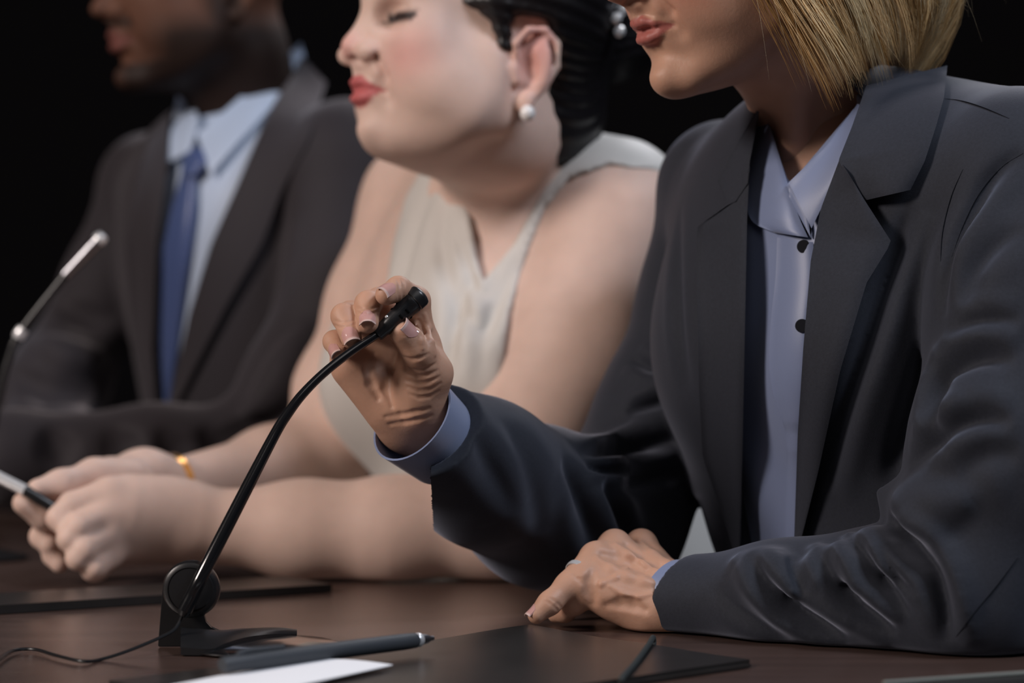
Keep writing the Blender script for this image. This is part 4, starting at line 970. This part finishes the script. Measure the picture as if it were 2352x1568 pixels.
# ================================================================= folders, pen, paper
m_fold = mat('black_folder_card', (.020, .018, .017), .30, .5, bump=.08, bscale=300, noise=.15, nscale=30)
m_band = mat('grey_elastic', (.035, .040, .040), .7, .3, bump=.3, bscale=900)
m_paper = mat('white_paper', (.86, .87, .90), .7, .3)
m_edge = mat('grey_card_edge', (.20, .21, .19), .6, .3)
def folder(name, label, A, B, C, z, th, hump=0, band=None, grp=None, edgeband=None):
    """corner B with edges to A and C; th thick"""
    A, B, C = [np.array(q[:2], float) for q in (A, B, C)]; n, m = 31, 41
    s_, t_ = np.meshgrid(np.linspace(0, 1, m), np.linspace(0, 1, n), indexing='ij')
    s2 = s_.copy(); t2 = t_.copy()
    xy = B+(A-B)*s2[..., None]+(C-B)*t2[..., None]
    zz = z+hump*np.exp(-((s_/.30)**2+((t_-.0)/.22)**2))+hump*.35*np.exp(-(((s_-.55)/.2)**2+((t_-.0)/.25)**2))
    T = np.dstack([xy, zz]); Bt = np.dstack([xy, np.maximum(zz-th, TZ+.0006)])
    me_ = xy.mean((0, 1)); o = thing(name, label, 'folder', (*me_, TZ+.0006), grp)
    v, f = gridsolid(T, Bt); mk('cover', v, f, m_fold, o)
    return o, T
A1 = PT(1722, 1505, .757); B1 = PT(1215, 1437, .757); C1 = PT(250, 1552, .757)
of, T = folder('document_folder', 'black folder with elastic band in the foreground, lying under the pen and paper', A1, B1, C1, .7545, .0030, hump=.0035)
A1b = A1[:2]+nrm(A1[:2]-B1[:2])*.006+nrm(B1[:2]-C1[:2])*-.002
n_ = 21; xy = lambda s_, t_: B1[:2]+(A1b-B1[:2])*s_+(C1[:2]-B1[:2])*t_
g = np.array([[np.r_[xy(s_, t_), TZ+.0024] for t_ in np.linspace(.01, 1, n_)] for s_ in np.linspace(.02, 1.0, n_)]); v, f = gridsolid(g, g-[0, 0, .0018]); mk('back_cover', v, f, m_fold, of)
e1 = PT(1500, 1470, .757); dd = nrm(np.r_[(C1-B1)[:2], 0])
e2 = PT(1428, 1557, .757); dd = nrm(e2-e1); Le = np.linalg.norm(e2-e1)
v, f = tube([e1-dd*.003-[0, 0, .004], e1+[0, 0, .0018], e1+dd*.03+[0, 0, .0005], e1+dd*Le*.6-[0, 0, .0008], e2+[0, 0, -.0004], e2+dd*.003-[0, 0, .004]], .0020, 10, 60); tag(mk('elastic_band', v, f, m_band, of), 'dark grey elastic band')
# the paper and the pen
Tp = PT(672, 1519, .7572); Rp = PT(902, 1528, .7572); Lp = PT(395, 1575, .7572)
g = np.array([[Tp+(Rp-Tp)*s_+(Lp-Tp)*t_+[0, 0, .0006+.0022*math.sin(math.pi*s_)*(1-t_)] for t_ in np.linspace(0, 1.7, 15)] for s_ in np.linspace(0, 1, 15)])
v, f = gridsolid(g, g-[0, 0, .0005]); o = mk('paper_sheet', v, f, m_paper); tag(o, 'white sheet of paper lying on the black folder below the pen', 'paper')
pa = PT(510, 1527, .7640); pb = PT(955, 1470, .7640); pax = nrm(pb-pa); Lq = np.linalg.norm(pb-pa)
pen = thing('ballpoint_pen', 'matte dark grey pen with metal tip lying across the foreground folder', 'pen', pa*[1, 1, 0]+[0, 0, .7585])
m_pen = mat('matte_grey_rubber', (.045, .050, .058), .55, .4)
v, f = lathe([(0, 0), (.0042, 0), (.0050, .002), (.0054, .03), (.0056, Lq*.5), (.0054, Lq-.012), (.0050, Lq-.001), (.0044, Lq), (0, Lq)], pa, pax, 28); mk('barrel', v, f, m_pen, pen)
v, f = lathe([(.0046, 0), (.0048, .0005), (.0048, .003), (.0040, .0045), (0, .005)], pb, pax, 24); mk('metal_ring', v, f, m_silver, pen)
v, f = lathe([(.0038, 0), (.0030, .006), (.0018, .009), (.0016, .0115), (0, .012)], pb+pax*.0045, pax, 24); mk('tip', v, f, m_grey, pen)
v, f = tube([pa+[0, 0, .0052]+pax*.012, pa+[0, 0, .0068]+pax*.02, pa+[0, 0, .0066]+pax*.05], [.0016, .0016, .0014], 8, 12); mk('clip', v, f, m_pen, pen)
# woman two's folder and the one at the right edge
A2 = PT(-300, 1410, .757); B2 = PT(762, 1342, .757); dv = nrm(B2[:2]-A2[:2]); C2 = np.r_[B2[:2]+np.array([-dv[1], dv[0]])*.085, .757]
o2, _ = folder('document_folder', 'closed black folder behind the microphone base, in front of the clasped hands', A2, B2, C2, .7575, .0070)
A3 = PT(2030, 1571, .756); B3 = PT(2460, 1541, .756); dv = nrm(B3[:2]-A3[:2]); C3 = np.r_[B3[:2]+np.array([dv[1], -dv[0]])*.22, .756]
o3, T3g = folder('document_folder', 'dark folder with pale grey edge at the bottom right corner of the frame', A3, B3, C3, .7560, .0050)
v, f = tube([np.r_[A3[:2], .7568], (np.r_[A3[:2], .7568]+np.r_[B3[:2], .7568])/2, np.r_[B3[:2], .7568]], .0014, 8, 12); tag(mk('edge_strip', v, f, m_edge, o3), 'pale grey edge strip')
# pen in the clasped hands
p0 = P(-70, 1062, 2.075); p1 = P(58, 1126, 2.068); p2 = P(128, 1168, 2.070)
hp_ = thing('pen', 'silver pen with dark grip held in the clasped hands', 'pen', p1)
v, f = tube([p0, (p0+p1)/2, p1], .0050, 16, 10); mk('barrel', v, f, m_silver, hp_)
v, f = tube([p1, (p1+p2)/2, p2], [.0052, .0052, .0045], 16, 10); mk('grip', v, f, m_black, hp_)
# ================================================================= trousers, chairs
m_cloth = mat('black_trouser_cloth', (.01, .01, .012), .8, .2); m_seat = mat('black_chair_fabric', (.014, .014, .015), .85, .2)
def seated(par, c, hipw=.16):
    s = S(); hc = np.array([c[0], c[1], 0])
    s.fcap(hc+[0, 0, .66], hc+[0, 0, .52], .16, .17, FW, .75, k=.04)
    for g in (1, -1):
        h = hc+LW*g*.09+ZW*.54; k_ = h+FW*.40+ZW*.02; a = np.array([k_[0], k_[1], .10])+FW*-.03
        s.chain([h, k_, a], [.085, .062, .045], .03); s.cap(a-ZW*.045, a-ZW*.05+FW*.15, .045, .036, .02)
    s.add(lambda p: .002-p[:, 2], hc, 9, .004, 'i')
    v, q = mesh_sdf(s, hc-[.75, .75, .01], hc+[.5, .5, .78], .012); mk('trousers', v, q, m_cloth, par)
def chair(c, label):
    c = np.array([c[0], c[1], 0]); t = thing('office_chair', label, 'chair', c, 'chairs behind the table')
    s = S(); s.fcap(c+ZW*.42-LW*.08, c+ZW*.42+LW*.08, .20, .20, ZW, .16, k=.02); v, q = mesh_sdf(s, c+[-.4, -.4, .35], c+[.4, .4, .49], .01); mk('seat', v, q, m_seat, t)
    bc = c-FW*.25; s = S(); s.fcap(bc+ZW*.62, bc+ZW*.86-FW*.03, .21, .19, FW, .14, k=.02); v, q = mesh_sdf(s, bc+[-.3, -.3, .38], bc+[.3, .3, 1.1], .01); mk('backrest', v, q, m_seat, t)
    v, f = tube([c+ZW*.40, c-FW*.15+ZW*.38, bc-FW*.02+ZW*.45, bc-FW*.03+ZW*.6], .02, 10, 20); mk('back_support', v, f, m_black, t)
    for g1 in (1, -1):
        for g2 in (1, -1):
            v, f = tube([c+LW*.16*g1+FW*.14*g2+ZW*.40, c+LW*.18*g1+FW*.17*g2+ZW*.2, c+LW*.2*g1+FW*.2*g2+ZW*.001], .012, 8, 6); mk('leg', v, f, m_black, t)
for pr, c, lb in ((w1, (.325, 1.915), 'black upholstered chair under the blonde woman in the blazer'), (w2, (.075, 2.40), 'black upholstered chair under the woman in the sleeveless top'), (m3, (-.29, 2.86), 'black upholstered chair under the bearded man')):
    seated(pr, c); chair(c, lb)
